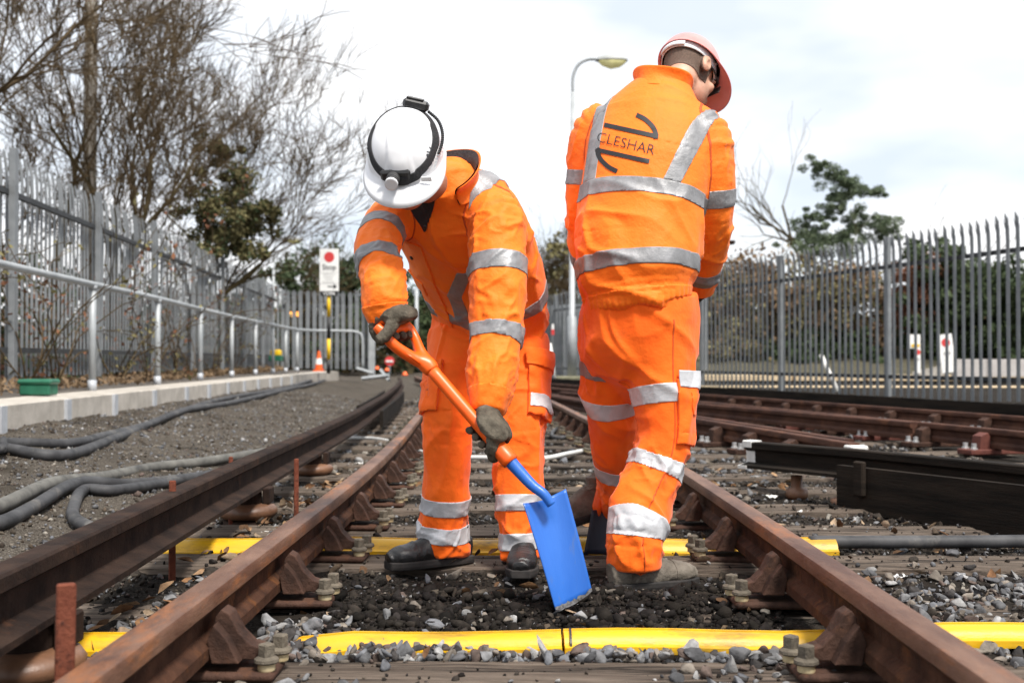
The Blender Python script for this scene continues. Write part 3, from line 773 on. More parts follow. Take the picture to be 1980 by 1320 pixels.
cable(cess_line([(-60,872),(0,864),(120,853),(220,832),(300,808),(360,792),(450,778),(560,752),(610,741),(655,726)], .03), .034, cable_m, 'lower black cable lying along the foot of the concrete edging')
cable(cess_line([(-80,1000),(0,978),(100,942),(200,922),(300,903),(400,892),(520,878)], .03), .032, cable_dusty, 'dusty pale grey cable outermost behind the conductor rail')
cable(cess_line([(-80,1025),(0,1003),(60,982),(150,953),(250,936),(380,925),(500,905)], .028), .030, cable_m, 'dark grey cable lying between the dusty cable and the looped one')
cable(cess_line([(215,1035),(170,1018),(145,1003),(140,985),(160,965),(220,948),(300,937),(380,922),(480,905)], .026), .027, cable_m, 'dark cable curling round in a loop behind the conductor rail')
cable(cess_line([(-30,838),(0,830),(4,822)], .06), .022, cable_m, 'short stub of black cable by the concrete edging')
cable([gpt(x, y, z) for x, y, z in ((880,884,.02),(960,884,.03),(1050,885,.03),(1100,876,.03),(1150,868,.02),(1230,866,.02))], .016, cable_white, 'white cable lying across the sleepers between the two workers')
cable([gpt(x, y, 0) for x, y in ((640,848),(690,846),(735,849),(790,862),(830,880))], .014, cable_white, 'loose white cable lying between the left rails')
cable([gpt(x, y, .02) for x, y in ((1120,800),(1085,822),(1067,838),(1085,846),(1150,836))], .018, cable_m, 'dark cable bent in a hairpin on the sleepers between the workers')
# ------------------------------------------------------------------ ballast stones, clods and leaf litter
def ico(sub):
    bm = bmesh.new(); bmesh.ops.create_icosphere(bm, subdivisions=sub, radius=1.0)
    V = np.array([v.co[:] for v in bm.verts]); F = np.array([[v.index for v in f.verts] for f in bm.faces]); bm.free(); return V, F
I1, FI1 = ico(1); I2, FI2 = ico(2)
def stone_shapes(n, base, cuts, hr=(.38, .72), jit=0.0):
    out = []
    for _ in range(n):
        V = base*rng.uniform(.7, 1.35, 3)*(1+jit*rng.uniform(-1, 1, (len(base), 1)))
        for _ in range(cuts):
            d = unit(rng.normal(size=3)); h = rng.uniform(*hr); e = V@d; V = V-np.maximum(e-h, 0)[:, None]*d
        out.append(V*np.array((1, rng.uniform(.6, .95), rng.uniform(.45, .8))))
    return out
BIG = [v*1.25 for v in stone_shapes(26, I2, 8, (.26, .62))]; SMALL = stone_shapes(16, I1, 2, (.4, .7), .32)
GREYS = np.array([(.16,.16,.165),(.24,.24,.245),(.10,.10,.105),(.33,.325,.32),(.065,.06,.058),(.14,.105,.09),(.22,.19,.16),(.19,.195,.21)])
DARKS = np.array([(.018,.016,.014),(.030,.026,.022),(.045,.038,.032),(.024,.02,.018),(.06,.05,.042),(.035,.03,.028)])
BROWN = np.array([(.08,.066,.052),(.13,.108,.085),(.20,.175,.145),(.05,.040,.032),(.10,.076,.056),(.28,.255,.22)])
def scatter(name, pts, size, shapes, faces, pal, label, cat='gravel', flat=.35, jig=.25):
    n = len(pts); nv = len(shapes[0]); nf = len(faces)
    size = np.asarray(size)*np.ones(n)
    VV = np.zeros((n, nv, 3), np.float32); C = np.zeros((n, nv, 4), np.float32); C[..., 3] = 1
    ang = rng.uniform(0, 2*math.pi, (n, 3)); ang[:, 0] = rng.normal(0, .5, n); ang[:, 1] = rng.normal(0, .5, n)
    which = rng.integers(0, len(shapes), n); S = np.stack(shapes)[which]
    cx, sx_, cy, sy_, cz, sz_ = np.cos(ang[:,0]), np.sin(ang[:,0]), np.cos(ang[:,1]), np.sin(ang[:,1]), np.cos(ang[:,2]), np.sin(ang[:,2])
    x, y, z = S[...,0], S[...,1], S[...,2]
    y, z = y*cx[:,None]-z*sx_[:,None], y*sx_[:,None]+z*cx[:,None]
    x, z = x*cy[:,None]+z*sy_[:,None], -x*sy_[:,None]+z*cy[:,None]
    x, y = x*cz[:,None]-y*sz_[:,None], x*sz_[:,None]+y*cz[:,None]
    VV[...,0] = x*size[:,None]+pts[:,0][:,None]; VV[...,1] = y*size[:,None]+pts[:,1][:,None]; VV[...,2] = z*size[:,None]+(pts[:,2]+size*flat)[:,None]
    col = pal[rng.integers(0, len(pal), n)]*rng.uniform(1-jig, 1+jig, (n, 1)); C[..., :3] = .86*col[:, None, :]
    F = (faces[None]+(np.arange(n)*nv)[:, None, None]).reshape(-1, 3)
    o = mesh(name, VV.reshape(-1, 3), F, soil_attr); at = o.data.color_attributes.new('tint', 'FLOAT_COLOR', 'POINT'); at.data.foreach_set('color', C.ravel())
    tag(o, label, cat, kind='stuff'); return o
def gzv(X, Y):
    i = np.clip(np.searchsorted(xs, X)-1, 0, nX-2); j = np.clip(np.searchsorted(ys, Y)-1, 0, nY-2)
    a = (X-xs[i])/(xs[i+1]-xs[i]); c = (Y-ys[j])/(ys[j+1]-ys[j])
    return (GZ[i,j]*(1-a)+GZ[i+1,j]*a)*(1-c)+(GZ[i,j+1]*(1-a)+GZ[i+1,j+1]*a)*c
def on_sleeper(X, Y):
    r_ = np.zeros(len(X), bool)
    for k, y in enumerate(SL):
        if k != 2: r_ |= (np.abs(Y-y) < .145) & (X > -1.6) & (X < 1.85)
    return r_
def near_rail(X, Y):
    return (np.abs(X-left_rail_x(Y)) < .05) | (np.abs(X-right_rail_x(Y)) < .05) | (np.abs(X-ca_x(Y)) < .02)
def pts_in(x0, x1, y0, y1, dens, keep=1.0, sleepers=.06):
    n = int((x1-x0)*(y1-y0)*dens); X = rng.uniform(x0, x1, n); Y = rng.uniform(y0, y1, n)
    s_ = on_sleeper(X, Y); k = np.where(s_, rng.random(n) < sleepers, True) & ~near_rail(X, Y) & (rng.random(n) < keep)
    X, Y, s_ = X[k], Y[k], s_[k]
    Z = np.where(s_, 0.0, gzv(X, Y)); return np.stack([X, Y, Z], 1)
def blob(p, cx, cy, rx, ry, soft=.5):
    d = ((p[:,0]-cx)/rx)**2+((p[:,1]-cy)/ry)**2
    return rng.random(len(p)) < np.clip((1.3-d)/soft, 0, 1)
cat_ = np.concatenate
# clean grey ballast: along the front of the nearer cover and round the front chairs
A1 = pts_in(-.72, 1.05, 2.64, 2.80, 3300, sleepers=.6); A1 = A1[(vnoise(A1*np.array((5,9,0))+3) > -.5)]; A1[:, 2] += .012*rng.random(len(A1))
A0 = pts_in(-.72, -.50, 2.66, 3.0, 3200, sleepers=.6); A0[:, 2] += .030*rng.random(len(A0))
A2 = pts_in(-.70, -.25, 2.05, 2.95, 1900, sleepers=.12); A2 = A2[blob(A2, -.55, 2.6, .26, .36)]
A3 = pts_in(.25, .80, 2.1, 2.85, 1900, sleepers=.15); A3 = A3[blob(A3, .62, 2.5, .26, .32)]
A4 = pts_in(-1.05, -.72, 2.2, 3.1, 1500, sleepers=.1)
A5 = pts_in(.8, 1.9, 2.0, 3.9, 700, sleepers=.25); A6 = pts_in(-1.05, -.70, 3.1, 5, 500)
A = cat_([A0, A1, A2, A3, A4, A5, A6]); scatter('ballast', A, np.clip(rng.lognormal(math.log(.0155), .32, len(A)), .007, .032), BIG, FI2, GREYS, 'clean grey crushed ballast round the front chairs and yellow cover')
# stones scattered over the earth between the sleepers
B1 = pts_in(-.68, .74, 2.75, 6.6, 420, sleepers=.10); B1 = B1[(vnoise(B1*np.array((4,4,0))+7) > -.15) | (B1[:,1] > 3.6)]
B2 = pts_in(.8, 2.2, 2.1, 6.6, 520, sleepers=.12); B3 = pts_in(-1.6, -.7, 2, 6.6, 420, sleepers=.1)
B = cat_([B1, B2, B3]); scatter('ballast', B, np.clip(rng.lognormal(math.log(.0115), .4, len(B)), .004, .028), BIG[:8], FI2, cat_([GREYS, BROWN, DARKS, DARKS]), 'loose mixed stones scattered between the sleepers')
# small grit
C1 = pts_in(-.68, .74, 2.1, 7.5, 1500, sleepers=.16); C2 = pts_in(.8, 2.4, 2.0, 7.5, 1500, sleepers=.2); C3 = pts_in(-1.7, -.7, 1.9, 7.5, 1100, sleepers=.15)
Cc = cat_([C1, C2, C3]); scatter('grit', Cc, np.clip(rng.lognormal(math.log(.0052), .45, len(Cc)), .002, .012), SMALL, FI1, cat_([GREYS, BROWN, DARKS, DARKS, DARKS, DARKS]), 'small grit strewn over sleepers and earth between the rails')
# black earth clods in the dug-over patch
D1 = pts_in(-.55, 1.0, 2.86, 3.75, 4600, sleepers=.5); D1 = D1[blob(D1, .15, 3.15, .85, .36)]
scatter('soil_clods', D1, np.clip(rng.lognormal(math.log(.0070), .62, len(D1)), .002, .030), SMALL, FI1, DARKS*.62, 'black crumbled earth dug over beneath the shovel blade', 'soil')
D2 = pts_in(-.4, .9, 2.84, 3.55, 130, sleepers=.6); scatter('ballast', D2, np.clip(rng.lognormal(math.log(.015), .35, len(D2)), .007, .03), BIG, FI2, cat_([GREYS, BROWN]), 'single grey stones lying in the black dug-over earth')
# far ballast
def far_pts(x0, x1, y0, y1, d):
    n = int((x1-x0)*(y1-y0)*d); X = rng.uniform(x0, x1, n); Y = y0+(y1-y0)*rng.random(n)**1.5; X = X+smooth_off(Y); return np.stack([X, Y, gzv(X, Y)], 1)
E = cat_([far_pts(-1.3, 3.4, 6.8, 20, 190)]); scatter('ballast', E, np.clip(rng.lognormal(math.log(.019), .35, len(E)), .008, .04), SMALL, FI1, cat_([GREYS, BROWN, DARKS]), 'brown and grey ballast further down the track')
# fine gravel of the left cess
G_ = far_pts(-3.6, -1.25, 2.2, 19, 560); scatter('gravel', G_, np.clip(rng.lognormal(math.log(.0068), .5, len(G_)), .002, .022), SMALL, FI1, cat_([BROWN, GREYS]), 'fine brown-grey gravel of the bank between cables and conductor rail')

# dead leaves
def leaves(n, gen, size, cols, label):
    V = []; F = []; C = []
    for _ in range(n):
        x, y = gen(); z = max(gz(x, y), 0.0 if on_sleeper(np.array([x]), np.array([y]))[0] else -1)+rng.uniform(.004, .016)
        s_ = size*rng.uniform(.6, 1.4); a = rng.uniform(0, 6.28); M = Matrix.Rotation(a, 3, 'Z') @ Matrix.Rotation(rng.normal(0, .6), 3, 'X') @ Matrix.Rotation(rng.normal(0, .5), 3, 'Y')
        cu = rng.uniform(.1, .5)
        pts = [(-1,0,.1),(-.5,.42,cu*.5),(.2,.5,cu*.6),(.7,.25,cu*.2),(1.15,0,.0),(.7,-.25,cu*.3),(.2,-.5,cu*.7),(-.5,-.4,cu*.4),(0,0,-.05)]
        b0 = len(V); c = cols[rng.integers(0, len(cols))]*rng.uniform(.7, 1.3)
        for p in pts:
            v = M @ Vector([q_*s_ for q_ in p]); V.append((x+v[0], y+v[1], z+v[2]+s_*.15)); C += [*c, 1]
        for k in range(8): F.append((b0+8, b0+k, b0+(k+1) % 8))
    o = mesh('leaf_litter', V, np.array(F), soil_attr); at = o.data.color_attributes.new('tint', 'FLOAT_COLOR', 'POINT'); at.data.foreach_set('color', np.array(C, np.float32)); tag(o, label, 'leaf litter', kind='stuff')
LC = np.array([(.22,.12,.06),(.16,.085,.045),(.30,.19,.11),(.12,.07,.04),(.34,.25,.17)])
leaves(260, lambda: (rng.uniform(-1.15,-.74), rng.uniform(2.7, 6.8)), .026, LC, 'dead brown leaves caught between the left running rail and the conductor rail')
leaves(70, lambda: (rng.uniform(-.65,.75), rng.uniform(2.6, 6.5)), .022, LC, 'dead brown leaves lying between the running rails')
leaves(150, lambda: (rng.uniform(.85,2.4), rng.uniform(2.4, 7.5)), .024, LC, 'dead brown leaves lying right of the right running rail')
# ------------------------------------------------------------------ palisade fences
def pale_mesh(h, w=.065):
    """W-section pale with a splayed three-point head bent outwards"""
    zs = [0, h*.5, h-.30, h-.16, h-.05, h]
    lean = [0, 0, 0, -.006, -.020, -.032]
    prof = [(-w/2, 0), (-w/4, -.012), (0, .004), (w/4, -.012), (w/2, 0)]
    V = []; F = []
    for z, l in zip(zs, lean):
        k = 1.0 if z < h-.06 else (.75 if z < h-.01 else .12)
        for x, y in prof: V.append((x*k, y+l, z))
    n = 5
    for i in range(len(zs)-1):
        for j in range(n-1): F.append((i*n+j, i*n+j+1, (i+1)*n+j+1, (i+1)*n+j))
    # the two side points
    for s in (-1, 1):
        b0 = len(V); V += [(s*w*.5, -.012, h-.16), (s*w*.15, -.012, h-.16), (s*w*.72, -.030, h-.02)]; F.append((b0, b0+1, b0+2))
    me = bpy.data.meshes.new('pale'); me.from_pydata(V, [], F); me.update(); me.materials.append(galv); return me
def fence(p0, p1, nb, npale, h, label, z=(0, 0), post=True, post_w=.10, endpost=True, facing=1, name='palisade_fence', pw=.065, lastpost=True):
    p0 = np.array(p0, float); p1 = np.array(p1, float); d = p1-p0; ang = math.atan2(d[1], d[0]); L_ = np.linalg.norm(d[:2])
    e = empty(name, p0, label, 'fence'); pm = pale_mesh(h-.05, pw); up = np.array((0,0,1.0))
    nrm = np.array((-math.sin(ang), math.cos(ang), 0))*facing
    me_post = None
    for i in range(nb+1):
        if (i == nb and not lastpost): continue
        q_ = p0+d*i/nb
        if me_post is None:
            po = MB().box((0,0,(h-.02)/2), (.055, post_w, h-.02), 0, bev=.004).build('post', galv, e); me_post = po.data
        else: po = link('post', me_post, e)
        po.matrix_parent_inverse = Matrix.Identity(4); po.location = tuple(q_-p0); po.rotation_euler = (0, 0, ang+math.pi/2)
    for zz in (.28, h-.42):
        rl = MB().box((0,0,0), (L_, .045, .05)).build('rail', fence_rail_m, e); rl.matrix_parent_inverse = Matrix.Identity(4)
        rl.location = tuple(d/2+up*zz+nrm*.045); rl.rotation_euler = (0, -math.atan2(d[2], L_), ang)
    k = 0
    for i in range(nb):
        for j in range(npale):
            f = (i+(j+.7)/(npale+.4))/nb
            o = link('pale', pm, e); o.matrix_parent_inverse = Matrix.Identity(4)
            o.location = tuple(d*f+up*(.03+rng.normal(0, .006))+nrm*(.085)); o.rotation_euler = (rng.normal(0, .003), rng.normal(0, .005), ang+(math.pi if facing > 0 else 0)+rng.normal(0, .03))
    return e
# left fence, beside the raised path
lf0 = np.array((-4.56+.08*2.7*1.0, 10.2-2.7, .50)); lf1 = np.array((-6.25, 29.1, .50))
fence(lf0, lf1, 8, 20, 2.12, 'tall grey palisade fence overgrown with bramble behind the handrail', facing=1)
fence(lf1+np.array((.12,.05,-.05)), np.array((-3.95, 29.3, .40)), 2, 6, 2.05, 'short palisade fence across the end of the path behind the stop sign', facing=-1, pw=.10)
rf = [np.array((5.62, 12.35, .19)), np.array((.05, 31.2, .19))]
rdir = (rf[1]-rf[0])/7.0
fence(rf[0]-rdir*1.0, rf[0]+rdir*7, 8, 18, 2.14, 'long grey palisade fence with dark rails beyond the joining track', facing=1)
MB_ = None
# solid steel sheeting behind the far part of the right fence
sh = empty('steel_hoarding', (0, 29.6, .2), 'grey steel sheet hoarding between the two workers, behind the lamp post', 'hoarding')
for k in range(8):
    MB().box((-.05+k*.30, 29.4+.0-k*.9*.33, 1.10), (.295, .03, 1.9), -1.27+1.57).build('sheet', galv, sh)

# ------------------------------------------------------------------ raised path, concrete edging, handrail
yy = np.arange(4.0, 30.5, .5)
def strip(name, f0, f1, ys_, z, m):
    V = []; F = []
    for y in ys_: V += [(f0(y), y, z), (f1(y), y, z), (f0(y), y, z-.5), (f1(y), y, z-.5)]
    for i in range(len(ys_)-1):
        a = i*4; c = a+4; F += [(a, a+1, c+1, c), (a+1, a+3, c+3, c+1), (a, c, c+2, a+2)]
    F += [(0, 2, 3, 1)]
    o = mesh(name, V, F, m); return o
o = strip('path', lambda y: -14.0, lambda y: wall_x(y)-.42, yy, .405, asphalt); o['kind'] = 'structure'
wl_ = empty('concrete_edging', (wall_x(8), 8, .2), 'low pale concrete edging wall with steel posts beside the path', 'wall')
edge_y = [3.8, 5.0, 6.3, 7.6, 8.9, 10.15, 11.5, 12.9, 14.1, 15.3, 16.5, 17.7, 18.9, 20.1, 21.4]
for a, c in zip(edge_y[:-1], edge_y[1:]):
    V = []; F = []
    for y in (a+.004, c-.004):
        x = wall_x(y); V += [(x, y, .05), (x+rng.normal(0,.004), y, .392), (x-.44, y, .400), (x-.44, y, .05)]
    F = [(0,1,2,3), (7,6,5,4), (0,4,5,1), (1,5,6,2), (2,6,7,3), (3,7,4,0)]
    o = mesh('concrete_panel', V, F, concrete, wl_); md = o.modifiers.new('bevel', 'BEVEL'); md.width = .008
    MB().box((wall_x(c)+.012, c, .215), (.028, .10, .34), .06).build('steel_post', plate_m, wl_)
o = strip('path_edge', lambda y: wall_x(y)-.45, lambda y: wall_x(y)-.05+.02*(y-21.4), np.arange(21.4, 29.5, .5), .39, concrete)
tag(o, 'pale concrete slab continuing the edging towards the stop sign', 'slab')
hr = empty('handrail', (-4.09, 10.8, .4), 'grey tubular handrail on posts along the raised path', 'handrail')
hp = [(-3.62, 5.2), (-3.86, 8.1), (-4.09, 10.8), (-4.27, 13.3), (-4.56, 16.1), (-4.83, 18.9), (-5.02, 21.4), (-5.17, 23.6), (-5.30, 25.5), (-5.38, 27.2)]
for x, y in hp:
    MB().tube([(x, y, .39), (x, y, 1.395)], .034, 10).build('post', galv_light, hr, smooth=True)
    MB().tube([(x, y, 1.36), (x, y, 1.40)], .042, 10).build('clamp', galv_light, hr, smooth=True)
    MB().tube([(x, y, .39), (x, y, .50)], .042, 10).build('sleeve', plate_m, hr, smooth=True)
top = [(x, y, 1.41) for x, y in hp]+[(-5.2, 28.2, 1.41), (-4.6, 28.6, 1.41), (-4.16, 28.7, 1.38), (-4.03, 28.72, 1.2), (-4.02, 28.72, .4)]
MB().tube(catmull(np.array(top), 4), .031, 10).build('top_rail', galv_light, hr, smooth=True)
ep = empty('gate_post', (-3.83, 29.0, .3), 'stout grey gate post at the end of the short palisade fence', 'post')
MB().box((-3.83, 29.0, 1.30), (.16, .16, 2.05), 0, bev=.01).build('post', galv_light, ep); MB().box((-3.83, 29.0, 2.34), (.19, .19, .04)).build('cap', galv, ep)

# ------------------------------------------------------------------ signs
def text_mesh(body, size, m, parent, origin, xdir, updir, off=-.012, align='CENTER', name='lettering', depth=0):
    cu = bpy.data.curves.new('lettering', 'FONT'); cu.body = body; cu.size = size; cu.align_x = align; cu.align_y = 'CENTER'; cu.offset = off*size; cu.resolution_u = 3
    t = bpy.data.objects.new('tmp_text', cu); COL.objects.link(t)
    dg = bpy.context.evaluated_depsgraph_get(); dg.update(); me = bpy.data.meshes.new_from_object(t.evaluated_get(dg))
    bpy.data.objects.remove(t); V = np.array([v.co[:] for v in me.vertices]); F = [list(p.vertices) for p in me.polygons]; bpy.data.meshes.remove(me)
    if parent is None: return V, F
    x = unit(xdir); u = unit(updir)
    return mesh(name, np.asarray(origin, float)+V[:, :1]*x+V[:, 1:2]*u, F, m, parent)
def disc(c, r, m, parent, name, n=28, face=-1, t=.006):
    c = np.asarray(c, float)
    V = [(c[0]+r*math.cos(2*math.pi*k/n), c[1], c[2]+r*math.sin(2*math.pi*k/n)) for k in range(n)]
    V += [(v[0], v[1]+t, v[2]) for v in V[:n]]
    F = [tuple(range(n)), tuple(range(2*n-1, n-1, -1))]+[(k, n+k, n+(k+1) % n, (k+1) % n) for k in range(n)]
    return mesh(name, V, F, m, parent)
YS = 21.5
def Ps(px, py): return P(px, py, YS)
s0 = Ps(635, 722); ss = empty('stop_sign', s0, 'white sign with red disc and the word Stop on a yellow and black post', 'sign')
pz = [722, 695, 655, 612, 566]; pc = [sign_black, sign_yellow, sign_black, sign_yellow]
for (a, c), m_ in zip(zip(pz[:-1], pz[1:]), pc):
    p_, q_ = Ps(635, a), Ps(635, c); MB().tube([p_, q_], .036, 12).build('post_band', m_, ss, smooth=True)
a, c = Ps(618, 481), Ps(655, 563)
bd = MB().box(((a[0]+c[0])/2, YS-.045, (a[2]+c[2])/2), (c[0]-a[0], .012, a[2]-c[2]), 0, bev=.002).build('sign_board', sign_white, ss)
fy = YS-.054
dc = Ps(636.5, 497); disc((dc[0], fy, dc[2]), .098, sign_red, bd, 'red_disc', t=.003)
t0 = Ps(636.5, 517); text_mesh('Stop', .145, sign_black, bd, (t0[0], fy, t0[2]), (1,0,0), (0,0,1), off=0.012)
for k, py in enumerate((530, 535, 540, 545.5)):
    t0 = Ps(636, py); MB().box((t0[0]-.01*(k % 2), fy, t0[2]), (.24-.05*(k % 3), .002, .010)).build('small_print_line', sign_grey, bd)
for py in (526.5, 548.5):
    t0 = Ps(636.5, py); MB().box((t0[0], fy, t0[2]), (.34, .002, .006)).build('rule', sign_grey, bd)
t0 = Ps(643, 554); MB().box((t0[0]-.03, fy-.001, t0[2]), (.13, .002, .020)).build('arrow_shaft', sign_black, bd)
mesh('arrow_head', [(t0[0]+.085, fy-.002, t0[2]), (t0[0]+.015, fy-.002, t0[2]+.055), (t0[0]+.03, fy-.002, t0[2]), (t0[0]+.015, fy-.002, t0[2]-.055)], [(0,1,2), (0,2,3)], sign_black, bd)
a, c = Ps(620, 562.5), Ps(653, 572); np_ = MB().box(((a[0]+c[0])/2, YS-.05, (a[2]+c[2])/2), (c[0]-a[0], .012, a[2]-c[2])).build('number_plate', sign_black, ss)
text_mesh('V2306', .088, sign_white, np_, ((a[0]+c[0])/2, YS-.0585, (a[2]+c[2])/2), (1,0,0), (0,0,1), off=.01)

# distant signs seen through the right fence
def small_sign(px, py0, py1, w, Y, lab, tilt=0, disc_r=.1, dpy=.25, post=True):
    a, c = P(px, py0, Y), P(px, py1, Y); e = empty('sign', c, lab, 'sign')
    M = Matrix.Rotation(tilt, 3, 'Y'); ctr = (a+c)/2
    b_ = MB().box(ctr, (w, .02, a[2]-c[2]), M).build('sign_board', sign_white, e)
    dp = ctr+np.array(M @ Vector((0, -.012, (a[2]-c[2])*(.5-dpy)))); disc(dp, disc_r, sign_red, b_, 'red_disc', t=.001)
    dp = ctr+np.array(M @ Vector((0, -.012, (a[2]-c[2])*(.5-dpy-.28)))); MB().box(dp, (w*.5, .003, .05), M).build('lettering', sign_grey, b_)
    MB().tube([c+np.array((0,.03,.1)), (c[0], c[1]+.03, .1)], .03, 8).build('post', galv, e)
small_sign(1772, 672, 721, .10, 21.0, 'narrow white sign with red disc beyond the right fence', 0, .05, .18)
e_ = P(1767, 660, 21.1); o = MB().box(e_, (.19, .02, .26)).build('notice_board', sign_white); tag(o, 'small white notice with a yellow strip mounted above the narrow sign', 'notice'); 
q_ = MB().box(P(1768, 668, 21.08)+np.array((.0, -.0, 0)), (.15, .006, .05)).build('yellow_strip', sign_yellow, o)
small_sign(1828, 646, 720, .26, 21.0, 'leaning white sign with a red circle beyond the right fence', -.12, .08, .22)
wp = P(1618, 757, 16.9); wq = P(1586, 686, 17.2)
o = MB().tube([wp, wq], .035, 10).build('marker_post', white_paint, None, smooth=True); tag(o, 'leaning white marker post behind the right palisade fence', 'post')
o = MB().tube([P(1072, 731, 24), P(1063, 664, 24.2)], .04, 10).build('marker_post', white_paint, None, smooth=True); tag(o, 'leaning white post standing between the two workers', 'post')
e = empty('tag_board', P(1068, 640, 24.6), 'small red and white tag fixed to the hoarding between the workers', 'tag')
MB().box(P(1069, 632, 24.6), (.05, .012, .13)).build('white_half', sign_white, e); MB().box(P(1069, 642, 24.6), (.065, .016, .12)).build('red_half', sign_red, e)
# red disc sign and orange markers far down the line
e = empty('round_sign', P(753, 705, 33), 'small round red sign far down the curving track', 'sign'); disc(P(753, 698, 33), .14, sign_red, e, 'disc', t=.02); MB().box(P(753, 698, 32.98), (.2, .012, .05)).build('white_bar', sign_white, e); MB().tube([P(753, 706, 33), P(753, 722, 33)], .03, 8).build('post', galv, e)
for px, py, Y in ((729, 711, 27), (748, 714, 26.5), (783, 722, 23)):
    c = P(px, py, Y); o = MB().lathe([(.06,0),(.065,.02),(.045,.03),(.04,.065),(.02,.08)], c-np.array((0,0,.04)), 12).build('track_marker', cone_orange, None, smooth=True); tag(o, 'small orange marker standing by the far rails', 'marker', 'orange markers by the far rails')

# things on the path
c = P(72, 742, 9.3)
e = empty('grit_box', (c[0], 9.3, .41), 'green plastic box with a domed lid at the foot of the left fence', 'box')
MB().box((c[0], 9.3, .45), (.25, .18, .09), 0, bev=.012).build('tub', green_plastic, e); MB().box((c[0], 9.3, .515), (.285, .21, .045), 0, bev=.018).build('lid', green_plastic, e)
c = P(616, 716, 25.5); e = empty('traffic_cone', c, 'orange and white traffic cone at the end of the path', 'cone')
MB().box(c, (.22,.22,.03)).build('base', cone_orange, e); MB().lathe([(.085,0),(.078,.14)], c, 14).build('cone_lower', cone_orange, e); MB().lathe([(.0775,.14),(.055,.27)], c, 14).build('white_band', sign_white, e); MB().lathe([(.0545,.27),(.025,.44)], c, 14).build('cone_top', cone_orange, e)
c = P(533, 697, 25.0); e = empty('machine', c, 'small yellow and green machine on the path by the far fence', 'machine')
MB().box(c+np.array((0,0,.05)), (.26,.3,.12), 0, bev=.01).build('base', green_plastic, e); MB().box(c+np.array((0,0,.17)), (.22,.24,.14), 0, bev=.03).build('body', sign_yellow, e)
c = P(569, 607, 33); e = empty('indicator_box', c, 'lit orange indicator on a post behind the short fence', 'indicator')
for k in (-1, 0, 1): MB().box(c+np.array((k*.10, 0, 0)), (.085,.03,.14), 0, bev=.01).build('lamp', mat('amber_lamp', (.9,.35,.05), rough=.4, emit=(1,.42,.08,.9)), e)
MB().tube([c+np.array((0,.05,-.08)), (c[0], c[1]+.05, .1)], .05, 8).build('post', galv, e)
# fallen steel angles by the far track
for k, (x0, y0, x1, y1, Y) in enumerate(((690,712,722,722,22),(700,732,752,726,19.5),(736,715,752,735,20))):
    o = MB().tube([P(x0, y0, Y), P(x1, y1, Y*.99)], .035, 4).build('steel_angle', galv_light); tag(o, 'loose galvanised steel length lying by the curve of the far track', 'steel length', 'loose steel by the far track')

# white litter between the rails
for k, (px, py, Y, s_) in enumerate(((690,835,7.6,.09),(905,706,26,.05),(735,850,7.0,.06),(520,948,4.6,.06),(560,848,8.2,.09),(1490,880,5.9,.05),(1735,1080,3.75,.035),(1545,935,5.3,.06))):
    c = P(px, py, Y); 
    if k == 1: continue
    zb = gz(c[0], c[1]); bm = bmesh.new(); bmesh.ops.create_grid(bm, x_segments=4, y_segments=3, size=1)
    for v in bm.verts: v.co = Vector((v.co.x*s_*.6+rng.normal(0,.05)*s_, v.co.y*s_*.35, rng.uniform(0,.3)*s_))
    bmesh.ops.solidify(bm, geom=list(bm.faces), thickness=.002)
    me = bpy.data.meshes.new('litter'); bm.to_mesh(me); bm.free(); me.materials.append(white_paint); o = link('litter', me); o.location = (c[0], c[1], zb+.012); o.rotation_euler = (0, 0, rng.uniform(0, 3)); tag(o, 'crumpled scrap of white litter lying beside the rails', 'litter', 'scraps of white litter beside the rails')

